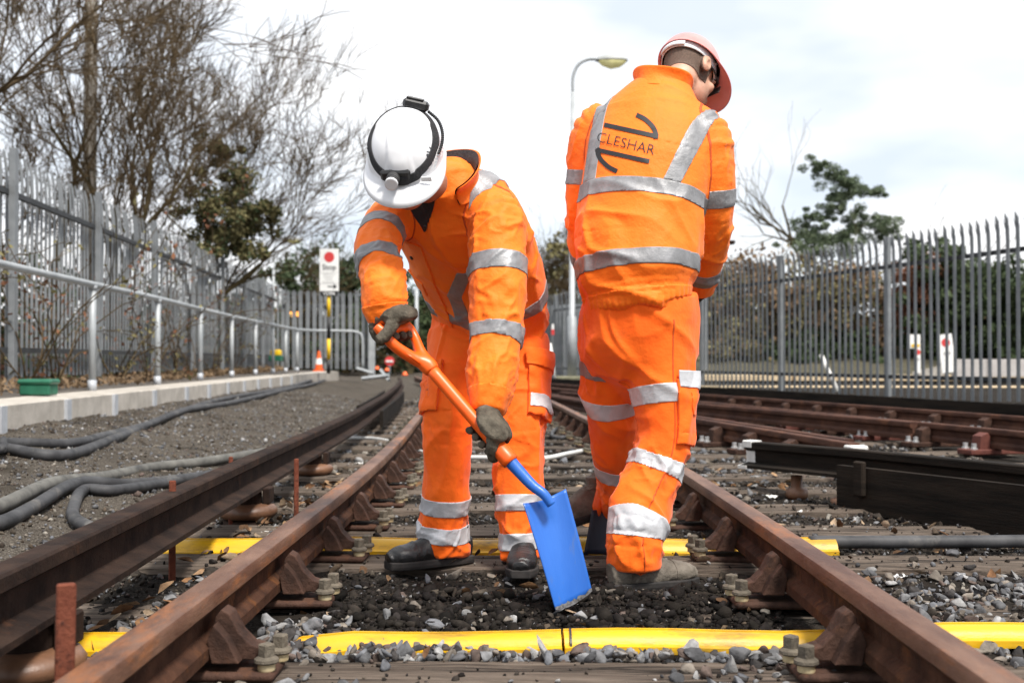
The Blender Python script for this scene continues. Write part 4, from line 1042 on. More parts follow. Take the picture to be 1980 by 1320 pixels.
# ------------------------------------------------------------------ lamp posts
def lamp(px, py_base, Y, zb, py_top, hx, label, lit=True, s=1.0):
    b0 = P(px, py_base, Y); b0[2] = zb; top = P(px+4, py_top, Y)
    e = empty('lamp_post', b0, label, 'lamp post')
    zt = top[2]; x = b0[0]
    MB().tube([b0, (x, Y, zb+1.1*s), (x, Y, zb+1.12*s), (x+.02, Y, zt-.6*s)], [.085*s, .085*s, .055*s, .04*s], 14).build('column', galv_light, e, smooth=True)
    arm = [(x+.02, Y, zt-.62*s), (x+.03, Y, zt-.32*s), (x+.12*s, Y, zt-.10*s), (x+.30*s, Y, zt), (x+.52*s, Y, zt+.0)]
    MB().tube(catmull(np.array(arm), 5), .032*s, 10).build('arm', galv_light, e, smooth=True)
    hd = MB(); cx = x+.74*s
    prof = [(-.30,.02),(-.26,.075),(-.10,.115),(.14,.105),(.27,.05),(.29,.01)]
    V = []; F = []; n = 12
    for a, h in prof:
        w = .135*math.sqrt(max(.05, 1-(a/.34)**2))
        for k in range(n+1):
            t = math.pi*k/n; V.append((cx+a*s, Y+w*math.cos(t)*s, zt-.03*s+h*math.sin(t)*s))
    for i in range(len(prof)-1):
        for k in range(n): F.append((i*(n+1)+k, i*(n+1)+k+1, (i+1)*(n+1)+k+1, (i+1)*(n+1)+k))
    o = mesh('canopy', V, F, mat('lamp_canopy', (.30,.31,.30), (.38,.39,.38), rough=.5, scale=5), e, True); md = o.modifiers.new('t', 'SOLIDIFY'); md.thickness = .01
    V = []; F = []
    for a, h in [(-.24,.03),(-.18,.09),(-.02,.15),(.14,.12),(.25,.04)]:
        w = .125*math.sqrt(max(.05, 1-(a/.32)**2))
        for k in range(n+1):
            t = math.pi*k/n; V.append((cx+a*s, Y+w*math.cos(t)*s, zt-.032*s-h*math.sin(t)*s))
    for i in range(4):
        for k in range(n): F.append((i*(n+1)+k, i*(n+1)+k+1, (i+1)*(n+1)+k+1, (i+1)*(n+1)+k))
    mesh('lens', V, F, mat('lamp_lens', (.55,.52,.22), (.68,.64,.34), rough=.25, scale=6, emit=(1,.9,.4,.12)), e, True)
    return e
lamp(1106, 726, 25.5, .30, 113, 0, 'tall grey street lamp with curved arm rising between the two workers', s=1.22)
MB().box((P(1106, 726, 25.5)[0], 25.5, .26), (.85, .6, .12), 0, bev=.02).build('plinth', mat('mossy_concrete', (.16,.15,.10), (.24,.23,.15), rough=.9), [o for o in bpy.data.objects if o.name == 'lamp_post'][0])
lamp(527, 700, 44, .3, 462, 0, 'distant thin street lamp behind the end of the left fence', s=1.1)
# thin signal post behind the workers
o = MB().tube([P(806, 700, 34), P(805, 560, 34)], .055, 10).build('signal_post', galv_light, None, smooth=True); tag(o, 'thin pale post seen between the bending worker and his raised hand', 'post')
e = P(1400, 469, 30); o = MB().box(e, (.55, .3, .10), 0, bev=.02).build('street_lantern', rust_dark); tag(o, 'dark flat lamp head jutting out behind the standing worker', 'lamp')
MB().tube([e+np.array((-.5,0,0)), (e[0]-.5, e[1], .2)], .05, 8).build('column', galv, o); MB().tube([e+np.array((-.5,0,0)), e], .03, 8).build('arm', galv, o)

# ------------------------------------------------------------------ platform and street beyond the right fence
pf = empty('platform', (9, 24, .2), 'low platform with cream coping beyond the right fence', 'platform')
cream = mat('cream_coping', (.55,.42,.26), (.68,.54,.36), rough=.85, scale=4)
dirp = unit((-.05, 1, 0))
for nm, y0, y1, z, m_ in (('coping', 19.6, 20.0, .235, cream), ('face', 19.75, 19.8, .12, board_m), ('coping', 23.6, 24.2, .37, cream), ('face', 23.8, 23.85, .2, board_m)):
    for k in range(8):
        x0 = 2.6+k*1.5; MB().box((x0+.75, (y0+y1)/2-.06*k, z-.06), (1.46, y1-y0, .12 if nm == 'coping' else .3), -.04, bev=.008).build('coping_slab' if nm == 'coping' else 'face_panel', m_, pf)
e = empty('low_wall', P(1920, 725, 22.5), 'long pale low concrete wall beyond the right fence', 'wall')
for k in range(6): MB().box(P(1870+k*60, 711, 22.4), (.6, .25, .34), 0, bev=.006).build('wall_block', mat('pale_wall', (.42,.39,.37), (.52,.49,.47), rough=.9, scale=4), e)
o = mesh('ramp', [P(1762, 718, 22), P(1820, 706, 22), P(1824, 726, 22), P(1762, 727, 22), P(1762, 718, 22.8), P(1820, 706, 22.8), P(1824, 726, 22.8), P(1762, 727, 22.8)], [(0,1,2,3), (7,6,5,4), (0,4,5,1), (1,5,6,2), (2,6,7,3), (3,7,4,0)], concrete); tag(o, 'pale concrete ramp rising to the low wall beyond the right fence', 'ramp')
# house roof far behind
hs = empty('house', (25, 62, 0), 'distant house with a red tiled roof behind the right fence', 'house')
hx0, hx1 = P(1885, 0, 62)[0], P(1975, 0, 62)[0]; z0 = P(0, 596, 62)[2]; z1 = P(0, 533, 62)[2]
brick_m = mat('house_brick', (.20,.10,.07), (.28,.15,.11), rough=.9, scale=3); roof_m = mat('roof_tile', (.22,.09,.06), (.30,.13,.09), rough=.9, scale=2, stretch=(1,1,8))
MB().box(((hx0+hx1)/2+.6, 66, z0/2), (hx1-hx0+1.6, 7, z0)).build('wall', brick_m, hs)
xm = hx0+1.2
V = [(hx0-.4, 62.2, z0-.1), (hx1+2.6, 62.2, z0-.1), (hx1+2.6, 69.8, z0-.1), (hx0-.4, 69.8, z0-.1), (xm, 66, z1), (hx1+.8, 66, z1)]
mesh('roof', V, [(0,1,5,4), (1,2,5), (2,3,4,5), (3,0,4), (3,2,1,0)], roof_m, hs)

# ------------------------------------------------------------------ trees
class Wood:
    def __init__(s): s.seg = []; s.tips = []
    def grow(s, p, d, ln, r, depth, rg, up=.12, spread=.55, minr=.004, kids=(2, 4), curl=.16, shrink=.72):
        n = 4; p = np.array(p, float); d = unit(d); pts = [p]; rr = [r]
        for i in range(n):
            d = unit(d+rg.normal(0, curl, 3)+np.array((0, 0, up*.3))); p = p+d*ln/n; pts.append(p); rr.append(r*(1-.35*(i+1)/n))
        for i in range(n): s.seg.append((pts[i], pts[i+1], rr[i], rr[i+1], depth))
        s.tips.append((p, d, depth))
        if depth <= 0 or r < minr: return
        k = rg.integers(kids[0], kids[1]+1)
        for j in range(k):
            i = rg.integers(1, n+1) if j else n
            a = unit(np.cross(d, rg.normal(size=3))); nd = unit(d*math.cos(spread*rg.uniform(.5, 1.3))+a*math.sin(spread*rg.uniform(.6, 1.3))+np.array((0, 0, up)))
            s.grow(pts[i], nd, ln*shrink*rg.uniform(.75, 1.15), max(.0055, rr[i]*rg.uniform(.46, .74)), depth-1, rg, up, spread, minr, kids, curl, shrink)
    def mesh(s, sel, k=4):
        S = [q for q in s.seg if sel(q[4])]
        if not S: return np.zeros((0, 3)), np.zeros((0, 4), int)
        A = np.array([q[0] for q in S]); B = np.array([q[1] for q in S]); ra = np.array([q[2] for q in S]); rb = np.array([q[3] for q in S])
        D = B-A; D /= np.linalg.norm(D, axis=1)[:, None]+1e-9; ref = np.where(np.abs(D[:, 2:3]) < .9, np.array((0, 0, 1.0)), np.array((1.0, 0, 0)))
        X = np.cross(D, ref); X /= np.linalg.norm(X, axis=1)[:, None]; Y = np.cross(D, X); V = []
        for base, rad in ((A, ra), (B, rb)):
            for j in range(k):
                t = 2*math.pi*j/k; V.append(base+(X*math.cos(t)+Y*math.sin(t))*rad[:, None])
        V = np.stack(V, 1).reshape(-1, 3); n = len(S); o = (np.arange(n)*2*k)[:, None]
        F = np.concatenate([o+np.array([[j, (j+1) % k, k+(j+1) % k, k+j]]) for j in range(k)], 0); return V, F
def leaf_cloud(cent, rad, n, size, rg, flat=.7):
    """n small leaf faces spread unevenly through clumps; cent (k,3), rad (k,)"""
    k = rg.integers(0, len(cent), n); dirs = rg.normal(size=(n, 3)); dirs /= np.linalg.norm(dirs, axis=1)[:, None]
    p = cent[k]+dirs*(rad[k]*rg.random(n)**.45)[:, None]*np.array((1, 1, flat))
    a = rg.normal(size=(n, 3)); a /= np.linalg.norm(a, axis=1)[:, None]; b_ = np.cross(a, rg.normal(size=(n, 3))); b_ /= np.linalg.norm(b_, axis=1)[:, None]
    s_ = (size*rg.uniform(.6, 1.4, n))[:, None]
    V = np.stack([p-a*s_, p+b_*s_*.55, p+a*s_, p-b_*s_*.55], 1).reshape(-1, 3); F = np.arange(n*4).reshape(n, 4); return V, F
def bare_tree(base, dirv, ln, r, depth, seed, label, spread=.5, up=.10, kids=(2, 4), shrink=.74, tm=twig_m, extra=None, name='bare_tree', group=None):
    rg = np.random.default_rng(seed); w = Wood(); w.grow(base, dirv, ln, r, depth, rg, up, spread, .003, kids, .13, shrink)
    if extra:
        for p_, d_, l_, r_, dp in extra: w.grow(p_, d_, l_, r_, dp, rg, up, spread, .003, kids, .13, shrink)
    e = empty(name, base, label, 'tree', group); V, F = w.mesh(lambda q_: q_ >= depth-1, 7); mesh('trunk', V, F, bark, e, True)
    V, F = w.mesh(lambda q_: q_ < depth-1, 4); mesh('crown', V, F, tm, e); return e, w
LT = 'bare trees behind the left fence'
bare_tree((-7.9, 14.0, .2), (.10, .05, 1), 2.7, .11, 6, 3, 'bare forked tree rising behind the near end of the left fence', spread=.5, kids=(3, 4), group=LT)
bare_tree((-7.2, 17.5, .2), (.12, 0, 1), 2.4, .10, 6, 5, 'bare tree with arching branches behind the second fence post', spread=.5, kids=(3, 4), group=LT)
bare_tree((-6.9, 18.6, .2), (.05, .1, 1), 2.75, .12, 6, 12, 'bare twin-stemmed tree with upright branches over the left fence', spread=.42, kids=(3, 4), group=LT, extra=[((-6.6, 18.8, .2), (.10, 0, 1), 2.5, .09, 6)])
bare_tree((-7.0, 21.5, .2), (.22, -.05, 1), 2.0, .09, 6, 21, 'bare tree leaning right over the path with fine twigs', spread=.48, kids=(3, 4), group=LT, extra=[((-6.3, 21.2, 1.2), (1.0, 0, .75), 1.9, .045, 5), ((-6.3, 21.2, 1.6), (1.0, .1, .45), 1.7, .04, 5)])
bare_tree((-8.6, 16.4, .2), (.16, 0, 1), 2.9, .11, 6, 44, 'bare tree with crossing limbs between the first two fence posts', spread=.5, kids=(3, 4), group=LT)
pl = MB().tube([(-7.85, 20.5, .2), (-7.8, 20.5, 9.8)], [.14, .10], 12).build('timber_pole', mat('pole_wood', (.16,.145,.125), (.24,.22,.19), rough=.9, scale=3, stretch=(6,6,.5)), None, smooth=True); tag(pl, 'tall straight grey timber pole among the bare trees', 'pole')
# ivy-clad bush at the end of the trees
def leafy(name, label, base, cents, rads, n, size, seed, m, cat='tree', trunk=None, m2=None, flat=.8, group=None, twigs=None):
    rg = np.random.default_rng(seed); e = empty(name, base, label, cat, group); cents = np.array(cents, float); rads = np.array(rads, float)
    w = Wood()
    for q_ in (trunk or []): w.grow(*q_[:4], q_[4], rg, .05, .5)
    if not trunk: w.grow(base, (0, 0, 1), max(.5, cents[:, 2].mean()-base[2]), .06, 3, rg, .1, .6)
    V, F = w.mesh(lambda d: True, 5); mesh('trunk', V, F, bark, e, True)
    sub = []; sr = []
    for c, r in zip(cents, rads):
        for _ in range(11): sub.append(c+rg.normal(0, .74, 3)*r*np.array((1, 1, flat))); sr.append(r*rg.uniform(.32, .75))
    V, F = leaf_cloud(np.array(sub), np.array(sr), n, size, rg, flat); mesh('crown', V, F, m, e)
    if m2 is not None: V, F = leaf_cloud(np.array(sub), np.array(sr)*1.1, n//3, size, rg, flat); mesh('foliage', V, F, m2, e)
    return e
Yt = 21.0
leafy('ivy_tree', 'dark ivy-clad bushy tree hanging over the far part of the left fence', (-6.0, Yt, .3), [P(430,440,Yt), P(475,425,Yt), P(400,420,Yt), P(455,470,Yt), P(420,290,Yt+.5), P(445,370,Yt), P(495,410,Yt)], [.42,.36,.36,.36,.26,.38,.25], 9000, .042, 5, leaf_olive, m2=leaf_dark, trunk=[((-6.0, Yt, .3), (.12, 0, 1), 2.0, .11, 4)])
# bramble growing through the left fence
rgb = np.random.default_rng(77)
for k, f in enumerate((.13, .17, .28, .34, .42, .47, .55, .66)):
    c = lf0*(1-f)+lf1*f; e = empty('bramble', c, ['leggy bramble with sparse leaves climbing the left palisade fence', 'russet bramble trailing down the left palisade fence'][k % 2], 'bramble', ['green brambles on the left fence', 'russet brambles on the left fence'][k % 2])
    w = Wood()
    for _ in range(5): w.grow(c+np.array((.1, 0, -.05)), (rgb.normal(.1,.3), rgb.normal(0,.7), 1), rgb.uniform(.8, 1.3), .010, 2, rgb, .02, .7, .001, (1, 3))
    V, F = w.mesh(lambda d: True, 3); mesh('stems', V, F, twig_m, e)
    tp = np.array([t[0] for t in w.tips]+[s_[1] for s_ in w.seg[::2]]); V, F = leaf_cloud(tp, np.full(len(tp), .11), 130, .030, rgb); mesh('leaves', V, F, leaf_olive if k % 2 == 0 else leaf_russet, e)
# weeds and dead leaves along the foot of the fence
Vw = []; n = 2600; f = rgb.random(n); pw = lf0[None]*(1-f[:, None])+lf1[None]*f[:, None]+np.stack([rgb.normal(.12,.10,n), rgb.normal(0,.1,n), np.abs(rgb.normal(0,.05,n))-.08], 1)
V, F = leaf_cloud(pw, np.full(n, .05), n, .030, rgb); o = mesh('leaf_litter', V, F, leaf_brown); tag(o, 'brown leaf litter banked along the foot of the left fence', 'leaf litter', kind='stuff')
# trees behind the stop sign and between the workers
def far_tree(px, py, Y, w_px, h_px, seed, label, m, n=2600, bare=True, group='far trees across the end of the line', sz=.10):
    c = P(px, py, Y); k = Y/FPX; rg = np.random.default_rng(seed)
    cents = [c+np.array((rg.normal(0,.28)*w_px*k, rg.normal(0,.6), rg.normal(0,.28)*h_px*k)) for _ in range(7)]
    base = (c[0], Y, .0); hgt = max(1.0, c[2]-.2)
    return leafy('far_tree', label, base, cents, [w_px*k*rg.uniform(.16,.30) for _ in cents], n, sz, seed, m, trunk=[(base, (0, 0, 1), hgt*.7, .16, 5), (base, (.2, 0, 1), hgt*.6, .1, 5)], group=group)
far_tree(570, 520, 46, 110, 90, 3, 'dark evergreen bush behind the short fence left of the stop sign', leaf_dark)
far_tree(668, 560, 48, 90, 60, 4, 'dark ivy thicket behind the short fence right of the stop sign', leaf_dark)
far_tree(790, 600, 44, 150, 120, 6, 'dark green bank of trees behind the arm of the bending worker', leaf_dark, n=4200)
far_tree(720, 640, 46, 130, 100, 8, 'dark shrub mass beyond the gate post', leaf_dark, n=3600)
far_tree(865, 640, 46, 150, 120, 18, 'dark shrub mass far behind the bending worker', leaf_dark, n=3600)
far_tree(1085, 520, 46, 60, 90, 9, 'ivy-clad tree showing in the gap between the workers', leaf_olive, n=900)
FB = 'bare winter trees on the skyline'
for k, (px, Y, h, lab) in enumerate(((650, 52, 4.2, 'bare winter tree behind the stop sign'), (700, 55, 4.4, 'bare winter tree left of the bending worker'), (600, 50, 3.8, 'bare winter tree behind the distant street lamp'), (1080, 50, 5.2, 'bare winter tree behind the gap between the workers'), (1060, 46, 4.6, 'smaller bare winter tree between the workers'), (1415, 48, 3.9, 'bare winter tree behind the elbow of the standing worker'), (1760, 60, 4.2, 'bare winter tree behind the evergreen'), (1960, 60, 4.6, 'bare winter tree at the far end of the right fence'))):
    b0 = P(px, 700, Y); bare_tree((b0[0], Y, 0), (rgb.normal(0,.1), 0, 1), h*.46, .05, 6, 60+k, lab, spread=.55, kids=(3, 5), shrink=.72, group=FB)
# the evergreen
Ye = 45
leafy('evergreen_tree', 'tall open evergreen tree with tiered clumps behind the right fence', tuple(P(1605, 700, Ye)*np.array((1,1,0))), [P(x, y, Ye) for x, y in ((1585,325),(1600,345),(1630,345),(1650,355),(1680,372),(1610,400),(1622,385),(1580,415),(1560,440),(1650,420),(1665,440),(1600,450),(1550,470),(1640,460),(1710,432),(1715,452),(1580,480),(1620,482))], [.45,.5,.5,.45,.4,.35,.35,.4,.45,.45,.4,.5,.5,.5,.42,.4,.6,.6], 26000, .050, 31, leaf_mid, m2=None, trunk=[(tuple(P(1605, 700, Ye)*np.array((1,1,0))), (.02, 0, 1), 5.0, .16, 4)], flat=.7)
# hedge and shrubs behind the right fence
SG = 'shrubs in the hedge behind the right fence'
for k, (px, py, w_px, h_px, Y, m_, lab, n) in enumerate(((1390,610,110,150,33,leaf_olive,'pale olive shrub behind the right fence beside the standing worker',2600),(1470,600,120,150,33,leaf_brown,'brown twiggy shrub behind the second fence post',2600),(1560,600,120,160,33,leaf_olive,'olive shrub with brown twigs behind the middle of the right fence',2600),(1650,605,120,150,33,leaf_brown,'brown shrub left of the third fence post',2400),(1640,680,200,70,32,leaf_dark,'low dark green bush at the foot of the brown shrubs',3000),(1500,690,200,60,32,leaf_dark,'low dark green bush behind the leaning marker post',2600),(1755,580,70,140,32,leaf_russet,'russet shrub behind the small white notice',1500),(1825,590,110,190,32,leaf_dark,'tall dark conifer behind the leaning white sign',5200),(1890,620,110,150,32,leaf_dark,'dark evergreen shrub below the distant red roof',4200),(1960,620,110,150,31,leaf_dark,'dense green hedge at the far right behind the fence',4200),(1410,690,140,60,32,leaf_olive,'low olive bush beside the knee of the standing worker',1600))):
    c = P(px, py, Y); kk = Y/FPX; rg = np.random.default_rng(200+k)
    cents = [c+np.array((rg.uniform(-.42,.42)*w_px*kk, rg.normal(0,.3), rg.uniform(-.45,.45)*h_px*kk)) for _ in range(9)]
    leafy('hedge_shrub', lab, (c[0], Y, .0), cents, [min(w_px, h_px)*kk*.40]*9, n*2, .075, 300+k, m_, cat='shrub', m2=(leaf_brown if m_ is leaf_olive else None), group=SG)
# ground rising behind the right fence, so that the hedge has a bank
o = mesh('bank', [(2.0, 27.5, .05), (40, 25, .05), (40, 33, 1.1), (2.0, 33.5, .9), (2.0, 60, 1.2), (40, 60, 1.4)], [(0,1,2,3), (3,2,5,4)], mat('bank_earth', (.045,.04,.024), (.085,.075,.042), rough=.95, scale=3)); o['kind'] = 'structure'

# distant woods that read as one mass
def thicket(label, x0, x1, y0, y1, ztop, n, size, mats, seed, zb=0.0):
    rg = np.random.default_rng(seed)
    for m_, share in mats:
        k = int(n*share); X = rg.uniform(x0, x1, k); Y = rg.uniform(y0, y1, k); top = ztop*(.72+.28*vnoise(np.stack([X*.7, Y*.0+seed, X*0], 1))+.12*vnoise(np.stack([X*2.3, Y*.0+seed, X*0+4], 1)))
        p = np.stack([X, Y, zb+(top-zb)*rg.random(k)**.8], 1); V, F = leaf_cloud(p, np.full(k, .16), k, size, rg); o = mesh('thicket', V, F, m_); tag(o, label, 'thicket', kind='stuff')
thicket('brown and olive thicket massed behind the right fence', 2.2, 11.2, 34.5, 37, 3.0, 26000, .075, ((leaf_brown, .45), (leaf_olive, .5), (leaf_mid, .2)), 5, .6)
thicket('dark green thicket massed behind the far right end of the fence', 11, 22, 34, 36, 3.2, 14000, .09, ((leaf_dark, .8), (leaf_brown, .2)), 6, .6)
thicket('dark wooded mass closing the view down the line', -13, 3.5, 49, 53, 3.9, 26000, .12, ((leaf_dark, .75), (leaf_brown, .25)), 7, .0)
thicket('brown undergrowth behind the left palisade fence', -9.0, -6.6, 8, 31, 2.5, 30000, .06, ((leaf_brown, .35), (leaf_russet, .15), (leaf_dark, .5)), 8, .2)
# ------------------------------------------------------------------ people
def lap(q): return q
def limb_folds(sk, tube, dom, amp, peaks, freq=15, seed=0.0, base=.35):
    """cloth breaks round a limb: rings of creases, strongest at the given arc lengths"""
    d, t, u, w = tube.field(sk.V, True)
    th = np.arctan2(w, u); a = np.full(len(t), base)
    for c, s_ in peaks: a = np.maximum(a, np.exp(-((t-c)/s_)**2))
    X = np.stack([t*freq+.9*np.sin(th+seed)+seed*7, np.cos(th)*1.1+seed, np.sin(th)*1.1-seed], 1)
    X2 = np.stack([t*freq*2.1+2.0*np.sin(th*1.0+2+seed), np.cos(th)*2.2+3, np.sin(th)*2.2], 1)
    r_ = np.clip(ridged(X), 0, 1)**1.6*.75+np.clip(ridged(X2), 0, 1)**1.5*.35-.35
    return r_*a*amp*dom*np.clip((tube.t[-1]-.004-t)/.03, 0, 1)
def soft_folds(sk, D, freq, amp, seed):
    """broad drape: ridges running along direction D"""
    D = unit(D); A = unit(np.cross(D, (0.3, .2, .9))); B = np.cross(D, A)
    X = np.stack([sk.V@D*freq*.35, sk.V@A*freq, sk.V@B*freq], 1)+seed
    X = X+.35*np.stack([vnoise(X*.6+9), vnoise(X*.6+4), vnoise(X*.6)], 1)
    return (np.clip(ridged(X), 0, 1)**1.5-.35)*amp
def creases(sk, D, freq, amp, seed, sharp=.10):
    """thin sharp creases running along D, here and there"""
    D = unit(D); A = unit(np.cross(D, (0.31, .23, .91))); B = np.cross(D, A)
    X = np.stack([sk.V@D*freq*.30, sk.V@A*freq, sk.V@B*freq], 1)+seed
    X = X+.5*np.stack([vnoise(X*.7+2), vnoise(X*.7+6), vnoise(X*.7+11)], 1)
    v = vnoise(X); m_ = np.clip(vnoise(sk.V*5.5+seed)*2.2+.35, 0, 1)
    return (np.exp(-(v/sharp)**2)-.25)*m_*amp
def dominance(sk, tubes):
    """per tube: 1 where the vertex belongs to it, fading over 4 cm"""
    F_ = [t.field(sk.V, True) for t in tubes]; D = np.stack([f[0] for f in F_], 1); out = []
    for i in range(len(tubes)):
        o = np.min(np.delete(D, i, 1), 1)-D[:, i] if len(tubes) > 1 else np.full(len(D), .5)
        out.append(o)
    return F_, out
def build_skin(tubes, vox, k, extra=(), cut=None):
    V, Q = surface(list(tubes)+list(extra), vox, k, cut); V = relax(V, Q, 2, .45); return Skin(V, Q)
def set_fields(sk, tubes, names):
    F_, dom = dominance(sk, tubes)
    for (d, t, u, w), o, n in zip(F_, dom, names):
        sk.f['t_'+n] = t; sk.f['u_'+n] = u; sk.f['w_'+n] = w; sk.f['dom_'+n] = o; sk.f['th_'+n] = np.arctan2(w, u)
    return sk
def displace(sk, d): sk.V = sk.V+sk.N*d[:, None]; sk.update()
def garment(name, sk, m, parent):
    return mesh(name, sk.V, sk.Q, m, parent, smooth=True)
def bvh_of(o):
    me = o.data; return BVHTree.FromPolygons([v.co[:] for v in me.vertices], [p.vertices[:] for p in me.polygons])
def button(bv, org, dr, parent, r=.007, m=None, name='snap_button'):
    loc, nor, _, _ = bv.ray_cast(Vector(org), Vector(dr))
    if loc is None: return
    M = nor.to_track_quat('Z', 'Y').to_matrix(); MB().lathe([(r,0),(r,.003),(r*.6,.0045)], loc+nor*.003, 12, M).build(name, m or black_plastic, parent, smooth=False)
def decal(bv, V, F, m, parent, name, lift=.0025):
    """lay flat outline (V in photo pixels: x, y) onto a cloth surface"""
    out = []
    for x, y in V:
        a = Vector(P(x, y, 2.6)); d_ = (Vector(P(x, y, 5.0))-a).normalized(); loc, nor, _, _ = bv.ray_cast(a, d_)
        if loc is None: loc, nor = Vector(P(x, y, 3.7)), Vector((0, -1, 0))
        out.append(tuple(loc+nor*lift))
    return mesh(name, out, F, m, parent)
def subdiv2d(V, F, n=2, maxlen=6.0):
    bm = bmesh.new(); vs_ = [bm.verts.new((v[0], v[1], 0)) for v in V]
    for f in F:
        try: bm.faces.new([vs_[i] for i in f])
        except ValueError: pass
    bmesh.ops.triangulate(bm, faces=bm.faces)
    for _ in range(n):
        es = [e for e in bm.edges if e.calc_length() > maxlen]
        if not es: break
        bmesh.ops.subdivide_edges(bm, edges=es, cuts=1); bmesh.ops.triangulate(bm, faces=bm.faces)
    bm.verts.index_update(); V2 = [(v.co.x, v.co.y) for v in bm.verts]; F2 = [[v.index for v in f.verts] for f in bm.faces]; bm.free(); return V2, F2
def stroke(pts, w):
    pts = [np.array(p, float) for p in pts]; Lp = []; Rp = []
    for i, p in enumerate(pts):
        d_ = unit(pts[min(i+1, len(pts)-1)]-pts[max(0, i-1)]); n_ = np.array((-d_[1], d_[0]))*w/2; Lp.append(p+n_); Rp.append(p-n_)
    V = Lp+Rp; n = len(pts); return V, [(i, i+1, n+i+1, n+i) for i in range(n-1)]

# ---- head, helmet, hands, boots
def make_head(c, M, neck_to, m, parent):
    c = np.asarray(c, float); W = lambda *q_: c+M@np.array(q_)
    pr = [Ell(W(0,-.012,.028), (.078,.098,.100), M), Ell(W(0,.035,-.045), (.060,.062,.072), M), Ell(W(0,.052,-.082), (.036,.036,.030), M),
          Ell(W(0,.098,-.022), (.013,.018,.028), M), Ell(W(0,.103,-.036), (.017,.014,.011), M), Ell(W(0,.085,-.070), (.024,.012,.008), M), Ell(W(0,.084,-.083), (.021,.011,.008), M),
          Ell(W(.034,.080,.018), (.026,.010,.008), M), Ell(W(-.034,.080,.018), (.026,.010,.008), M), Ell(W(.045,.066,-.028), (.022,.018,.020), M), Ell(W(-.045,.066,-.028), (.022,.018,.020), M)]
    for s in (1, -1):
        Me = M@np.array(Matrix.Rotation(s*-.35, 3, 'Z')); pr += [Ell(W(s*.082,-.012,-.012), (.009,.020,.032), Me), Ell(W(s*.088,-.020,-.006), (.006,.016,.027), Me)]
    nk = Tube([W(0,-.030,-.02), W(0,-.032,-.075), neck_to], (.058,.056,.066)); pr.append(nk)
    sub = [Ell(W(.032,.092,.003), (.016,.012,.009), M), Ell(W(-.032,.092,.003), (.016,.012,.009), M)]
    sub += [Ell(W(s*.093,-.010,-.010), (.006,.009,.014), M) for s in (1, -1)]
    V, Q = surface(pr, .0045, .012, sub=sub); V = relax(V, Q, 1, .4); sk = Skin(V, Q); q_ = (V-c)@M
    sk.f['x'], sk.f['y'], sk.f['z'] = q_[:, 0], q_[:, 1], q_[:, 2]
    o = mesh('body', V, Q, m, parent, True)
    for s in (1, -1): MB().lathe([(.002,-.011),(.008,-.0075),(.0115,0),(.008,.0075),(.002,.011)], W(s*.032,.078,.003), 12).build('eye', white_plastic, o, True)
    return o, sk
def make_helmet(c, M, shell, parent, a=.111, b=.143, h=.138):
    """hard hat in the head frame; rim at local z = 0"""
    nt_, nr = 112, 34; V = []; rows = []
    def pos(th, r, z): return (math.sin(th)*a*r, math.cos(th)*b*r, z)
    for i in range(nr+1):
        ph = (i/nr)*math.pi/2; row = []
        for j in range(nt_):
            th = 2*math.pi*j/nt_; r_ = math.sin(ph)**.92; z = h*math.cos(ph)**.95; x, y, zz = pos(th, r_, z)
            # moulded panels on both sides of a central ridge
            d_ = 0
            for s in (1, -1):
                e1 = ((abs(x)-.062)/.040) if x*s > 0 else 9; e2 = (y-.050)/.085; e3 = (zz-.060)/.060
                q_ = e1*e1+e2*e2*.8+e3*e3*.55; d_ = max(d_, min(1, max(0, (1.0-q_)*9)))
            ridge = min(1, max(0, (.026-abs(x))*160))*min(1, max(0, (y-.02)*30))*min(1, max(0, (.085-zz)*60))
            k = 1-.036*d_+.020*ridge; row.append(len(V)); V.append((x*k, y*k, zz*(1-.02*d_)))
        rows.append(row)
    for e_ in (.25, .5, .75, 1.0):
        row = []
        for j in range(nt_):
            th = 2*math.pi*j/nt_; fr = max(0, math.cos(th)); pk = .006+.058*fr**1.6
            x, y, _ = pos(th, 1, 0); n_ = math.hypot(x/a**1, y/b**1); dx, dy = math.sin(th), math.cos(th)
            row.append(len(V)); V.append((x+dx*pk*e_, y+dy*pk*e_, -.004*e_-.020*fr**2*e_*e_+(-.004 if e_ == 1 else 0)))
        rows.append(row)
    F = []
    for r0, r1 in zip(rows[:-1], rows[1:]):
        for j in range(nt_): F.append((r0[j], r0[(j+1) % nt_], r1[(j+1) % nt_], r1[j]))
    Vl = np.array(V); Vw = np.asarray(c)+Vl@M.T; Q = np.array(F)[:, ::-1]; sk = Skin(Vw, Q)
    if np.mean(np.sum(sk.N*(Vw-np.asarray(c)), 1)) < 0: Q = Q[:, ::-1]; sk = Skin(Vw, Q)
    sk.f['x'], sk.f['y'], sk.f['z'] = Vl[:, 0], Vl[:, 1], Vl[:, 2]; sk.f['s'] = Vl[:, 2]+.41*Vl[:, 1]-.078
    o = mesh('helmet', Vw, Q, shell, parent, True); md = o.modifiers.new('shell', 'SOLIDIFY'); md.thickness = .003; md.offset = -1
    return o, sk
